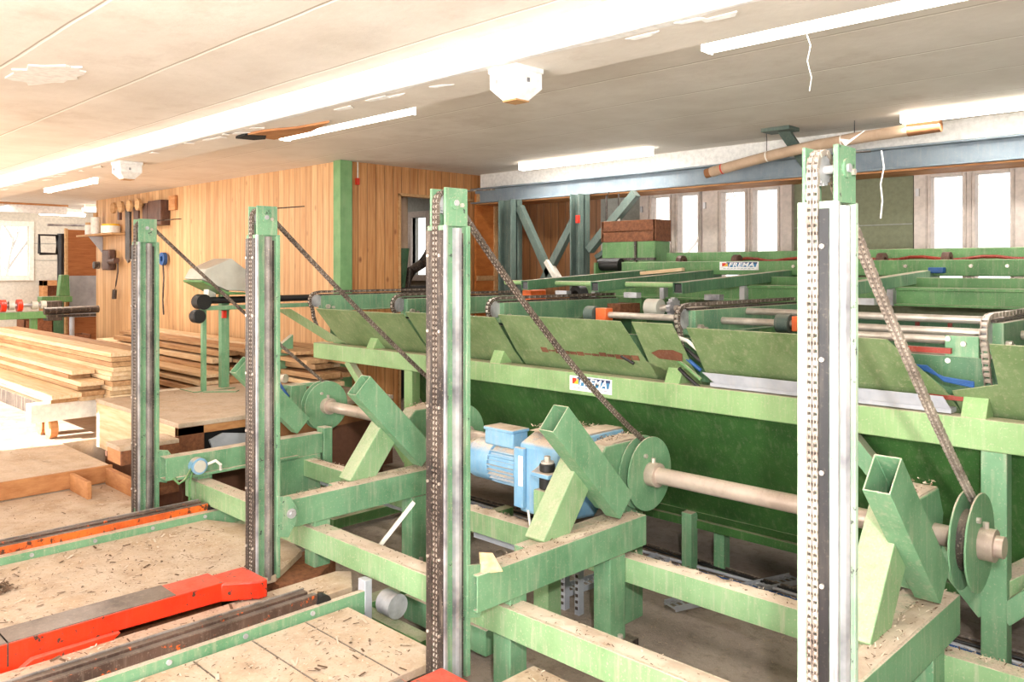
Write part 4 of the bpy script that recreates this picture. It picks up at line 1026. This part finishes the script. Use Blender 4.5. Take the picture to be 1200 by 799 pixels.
MB().cyl((-5.0,5.0,1.725),(-4.5,5.0,1.725),.02,12).build('tie_tube', 'rail', t)
for x in (-4.1,-3.55,-2.35,-1.9,-1.15):
    a = MB().ring((x,6.33,1.9),(1,0,0),.06,.03,.05,20).build('rope_wheel', 'brownleather', t)
mb = MB(); pts = []
for k in range(40): pts.append((-3.6+k*.095, 6.4+.02*math.sin(k), 1.915+.012*math.sin(k*1.3)+R(0,.006)))
mb.path(pts, .013, 6).build('red_hose', 'redox', t)
for x in (-3.0,-2.15,-1.72,-1.5): MB().cyl((x,6.24,1.86),(x,6.225,1.86),.012,8).build('bolt', 'rod', t)
MB().box(-2.72,-2.66,6.2,6.24,1.82,1.86).box(-1.98,-1.88,6.18,6.24,1.81,1.85).loose('blue_valve', 'cable', t, .005)
MB().box(-4.9,-4.8,5.10,5.3,1.52,1.66).build('orange_motor', M.get('orangep', M['red']), t, .01)
MB().ring((-4.35,5.2,1.62),(0.3,1,0),.09,.045,.07,28).build('hose_wheel', 'rubber', t)
MB().box(-4.6,-4.0,5.3,5.56,1.44,1.56).build('brown_board', 'osb', t)
sign(t, -3.66, -3.30, 6.238, 1.83, 1.90)
t2 = thing('pale_offcut', (-4.3,6.3,1.9), 'pale wood offcut lying on the rear machine rail', 'offcut')
MB().beam((-4.3,6.0,1.80),(-3.9,6.05,1.835),.06,.03).build('offcut_piece', 'board', t2, .003)
MB().box(-5.0,-4.98,6.2,6.35,1.55,1.9).build('stub', 'back', t)

# ================================================================== CONTROL CONSOLE
t = thing('control_console', (-7.39,3.6,.71), 'control stand with sloping grey case on a green post, left of the machine', 'control stand')
MB().box(-7.42,-7.36,3.59,3.67,.715,1.72).build('post', 'frame', t, .004)
MB().prism([(3.33,1.75),(3.58,1.64),(3.92,1.62),(3.92,1.72),(3.62,1.94),(3.38,1.84)], 0, -7.58, -7.22).build('case', 'grey', t, .008)
MB().prism([(3.33,1.74),(3.58,1.63),(3.92,1.61),(3.92,1.60),(3.58,1.60),(3.33,1.72)], 0, -7.6, -7.20).build('base_pan', 'back', t, .004)
MB().box(-7.5,-7.4,3.48,3.56,1.52,1.66).build('plug', 'cream', t, .01)
MB().box(-7.34,-7.31,3.58,3.62,1.38,1.45).build('red_button', 'signred', t, .004)
MB().box(-7.6,-7.3,3.3,3.7,.715,.725).build('foot_plate', 'frame', t, .003)
t = thing('roller_rail', (-7.3,4.0,.71), 'low green rail with black belt and round black knobs before the console', 'conveyor')
MB().box(-7.34,-7.26,3.36,4.80,1.46,1.50).build('rail_beam', 'frame', t, .003)
MB().cyl((-7.3,3.4,1.55),(-7.3,4.80,1.55),.032,16).build('black_belt', 'rubber', t)
MB().cyl((-7.22,3.36,1.54),(-7.34,3.36,1.54),.07,20).build('end_wheel', 'rubber', t)
MB().cyl((-7.2,3.31,1.41),(-7.3,3.31,1.41),.062,20).build('round_knob', 'rubber', t, .01)
MB().box(-7.32,-7.28,3.37,3.41,.725,1.46).build('leg', 'frame', t, .003)
MB().beam((-7.3,3.4,.72),(-7.1,3.62,.72),.1,.01).build('foot_plate', 'frame', t)
MB().prism([(3.78,1.0),(4.1,1.22),(4.1,.95),(3.92,.85)], 0, -7.0, -6.94).build('side_guard', 'frame', t, .004)
# valve block beside drum 1
t = thing('brake_assembly', (-5.8,3.5,.72), 'small valve and brake block behind the leftmost green drum', 'brake')
MB().box(-5.86,-5.72,3.36,3.50,.715,.93).build('bracket', 'frame', t, .006)
MB().beam((-5.9,3.2,.9),(-5.7,3.6,.93),.05,.03).build('lever', 'frame', t, .003)
MB().cyl((-5.95,3.30,.98),(-5.8,3.36,.98),.035,14).build('valve', 'rod', t)
MB().path([(-5.8,3.3,.95),(-5.75,3.35,.85),(-5.78,3.32,.76)], .012).build('hose', 'cable', t)

# ================================================================== SMALL FLOOR THINGS
t = thing('cable_tray', (-3.1,3.9,0), 'perforated steel cable tray lying on the floor below the front machine', 'cable tray')
def perf(A, B, w, parent, nm):
    A, B = V(A), V(B); d = (B-A).normalized(); L = (B-A).length; sd = d.cross(V((0,0,1))).normalized(); mb = MB()
    for s2 in (-1, 1):
        mb.beam(A+sd*s2*w/2, B+sd*s2*w/2, .006, .03)
        mb.beam(A+sd*s2*w/4, B+sd*s2*w/4, .008, .003)
    k = int(L/.04)
    for i in range(k+1): mb.beam(A+d*L*i/k-sd*w/2, A+d*L*i/k+sd*w/2, .014, .003)
    return mb.build(nm, 'greystrip', parent)
perf((-3.05,3.45,.03),(-2.95,4.35,.03),.10,t,'tray_section')
perf((-2.5,3.75,.03),(-2.2,4.6,.03),.10,t,'tray_section')
perf((-3.6,3.36,.26),(-2.9,3.36,.26),.05,t,'tray_section')
perf((-5.3,3.38,.26),(-3.7,3.38,.26),.05,t,'tray_section')
MB().box(-2.94,-2.91,3.36,3.40,.0,.34).box(-2.84,-2.81,3.36,3.40,.0,.34).loose('upright', 'greystrip', t)
mb = MB()
for k in range(9):
    for x in (-2.94,-2.84): mb.box(x+.008,x+.022,3.355,3.36,.03+k*.034,.045+k*.034)
mb.build('slot_holes', 'dark', t)
for k in range(6):
    y = 4.2+.05*k
    tag(MB().path([(-5+.9*i, y+.03*math.sin(i*1.7+k), .015+.004*k) for i in range(9)], .008+.002*(k%2)).build('floor_cable', ['rubber','rubber','cable','greystrip','rubber','dark'][k]),
        ['thick black cable nearest the front legs on the floor','black cable running second in the floor bundle','blue cable in the floor bundle under the machine','grey conduit on the floor under the machine','thin black cable rearmost but one in the bundle','dark pipe rearmost on the floor under the machine'][k], 'cable')
tag(MB().box(-4.6,1.2,4.02,4.10,.03,.09).build('floor_conduit', 'dark', None, .004), 'long dark steel channel lying along the floor under the hopper', 'channel')
tag(MB().beam((-3.62,2.60,.30),(-3.50,2.80,.58),.022,.02).build('wooden_stick', 'cream', None, .002), 'pale thin stick leaning between the second and third arms', 'stick')
tag(MB().sheet([(-2.44,2.30,.60),(-2.40,2.38,.60),(-2.43,2.35,.675),(-2.46,2.31,.68)], .01, (1,0,0)).build('wood_splinter', 'board'), 'pale wood splinter stuck on the third arm by its bracket', 'splinter')
t = thing('small_winch', (-3.3,2.40,.05), 'small grey roller and bracket behind the end of the middle track', 'roller')
MB().box(-3.36,-3.30,2.34,2.38,.05,.33).build('bracket', 'greystrip', t, .003)
MB().cyl((-3.30,2.46,.2),(-3.20,2.46,.2),.06,20).build('roller', 'steel', t)

# wood chips scattered everywhere
random.seed(9)
mb = MB()
def chip(x, y, z, s, tilt=.25):
    a = R(0,2*PI); L = s*R(.5,1.6); w = s*R(.15,.45); d = V((math.cos(a),math.sin(a),R(-tilt,tilt)))*L; e = V((-math.sin(a),math.cos(a),R(-tilt,tilt)))*w; c = V((x,y,z+.003))
    mb.add([c-d-e, c+d-e, c+d+e, c-d+e], [(0,1,2,3)])
def sprinkle(n, s):
    for k in range(n):
        z = R(0,1)
        if z < .45: chip(R(-5.05,-3.95), R(-.2,2.35), .243, s)
        elif z < .62: chip(R(-3.27,-2.6), R(.3,2.2), .243, s)
        elif z < .70: chip(R(-3.66,-3.45), R(.3,2.3), .263, s)
        elif z < .80: chip(R(-6.4,-5.5), R(.6,2.2), .243, s)
        else: chip(R(-2.25,-1.3), R(1.5,2.42), .243, s)
sprinkle(3200, .007); sprinkle(250, .018)
o = mb.build('wood_chips', 'mound', None, smooth=False); o['kind'] = 'stuff'; tag(o, 'pale wood chips scattered over the plywood floor panels', 'wood chips')
mb = MB()
sprinkle(2600, .006); sprinkle(260, .016)
for k in range(160): chip(-4.72+R(-.12,.12)*R(.3,1), 1.12+R(-.1,.1)*R(.3,1), .245, .012, .6)
o = mb.build('bark_flecks', 'darkchip', None, smooth=False); o['kind'] = 'stuff'; tag(o, 'dark brown bark flecks scattered over the plywood floor panels', 'bark flecks')
for nm, mt, lb in (('sawdust_flakes','mound','pale sawdust flakes lying on the tops of the green beams'),('bark_crumbs','darkchip','brown bark crumbs lying on the tops of the green beams')):
    mb = MB()
    for k in range(2600 if mt == 'mound' else 1500):
        z = R(0,1)
        if z < .45: chip(R(-5.3,.6), R(3.262,3.34), .44, .005, .8)
        elif z < .6: chip(R(-5.3,.6), R(2.435,2.535), .427, .005, .4)
        elif z < .85:
            x = random.choice(fx[1:]); chip(x-R(.005,.095), R(2.35,3.41), .612, .005, .7)
        elif z < .95:
            x = random.choice(fx[1:]); chip(x-R(.135,.235), R(3.26,3.6), .975, .006, .8)
        else: chip(R(-3.08,-2.82), R(3.27,3.55), .985, .006, .8)
    o = mb.build(nm, mt, None, smooth=False); o['kind'] = 'stuff'; tag(o, lb, 'sawdust')
mb = MB()
for k in range(5000): chip(R(-5.6,-.1), R(2.3,4.3), .003, .006, .5)
o = mb.build('floor_shavings', 'floorchip', None, smooth=False); o['kind'] = 'stuff'; tag(o, 'sawdust and shavings on the concrete floor below the frame', 'wood shavings')
mb = MB()
for k in range(500): chip(R(-5.04,-4.2), R(1.4,2.3), .243, .006)
for k in range(700):
    chip(R(-7.5,-6.0), R(2.6,4.4), .718, .01)
for k in range(1500): chip(R(-10,-6.5), R(.5,2.3), .363, .01)
o = mb.build('sawdust_crumbs', 'mound', None, smooth=False); o['kind'] = 'stuff'; tag(o, 'fine bark crumbs scattered over the left raised deck and pallet top', 'sawdust')

# ================================================================== LIGHT, WORLD, CAMERA
def area(name, loc, target, size, power, colr=(1,1,1), shape='SQUARE', sy=None):
    L = bpy.data.lights.new(name, 'AREA'); L.energy = power; L.size = size; L.color = colr
    if sy: L.shape = 'RECTANGLE'; L.size_y = sy
    o = bpy.data.objects.new(name, L); col.objects.link(o); o.location = loc
    o.rotation_euler = (V(target)-V(loc)).to_track_quat('-Z','Y').to_euler(); return o
f = area('camera_flash', (.22,.02,2.28), (-3.3,3.4,.9), .10, 130, (1,.985,.96))
area('ceiling_fill', (-2.2,-1.4,1.0), (-4.2,3,3), 2.0, 100, (1,.985,.97))  # added lamp aimed up to brighten the ceiling
area('far_ceiling_fill', (.7,-.6,1.1), (-3.2,5.2,3), 1.0, 75, (1,1,1))  # second added up-light, lifts the darker far part of the ceiling
area('bounce_fill', (-2.5,-1.6,2.5), (-4.5,4,.9), 2.2, 170, (1,.985,.96))
for i, (a, b_, y, e) in enumerate(((-6.02,-4.40,3.48,22),(-2.12,-.5,3.5,10),(-12.45,-10.7,3.58,40),(-6.05,-4.42,6.3,22),(-2.15,-.45,6.2,22))):
    area('tube_lamp', ((a+b_)/2,y,2.86), ((a+b_)/2,y,0), b_-a, e, (1,.97,.92), sy=.08)
area('far_room_lamp', (-16.3,3.2,2.7), (-16.3,4,0), 1.5, 55, (1,.97,.93))
area('back_room_lamp', (-9.5,6.2,2.9), (-9.5,6.2,0), .8, 14, (1,.96,.9))
area('door_daylight', (-10.5,-2.1,1.6), (-9.6,4,1.2), 4.0, 240, (1,.97,.93), sy=2.2)
S = bpy.data.lights.new('sun', 'SUN'); S.energy = 22; S.angle = .01; S.color = (1,.97,.92)
so = bpy.data.objects.new('sun', S); col.objects.link(so); so.rotation_euler = V((.2,.9,-.4)).to_track_quat('-Z','Y').to_euler()
w = bpy.data.worlds.new('sky'); bpy.context.scene.world = w; w.use_nodes = True
n, l = w.node_tree.nodes, w.node_tree.links
n['Background'].inputs[0].default_value = (1,.985,.96,1); n['Background'].inputs[1].default_value = 2.0

cam = bpy.data.cameras.new('camera'); co = bpy.data.objects.new('camera', cam); col.objects.link(co)
cam.sensor_width = 36; cam.lens = 965/1200*36; cam.sensor_fit = 'HORIZONTAL'
co.location = (0,0,1.84)
fw = V((-.7017,.7126,0)).normalized()
co.rotation_euler = fw.to_track_quat('-Z','Y').to_euler()
cam.shift_y = -(399.5-315)/1200
cam.clip_start = .05
sc = bpy.context.scene; sc.camera = co
sc.view_settings.view_transform = 'Standard'; sc.view_settings.look = 'None'; sc.view_settings.exposure = .12; sc.view_settings.gamma = 1.
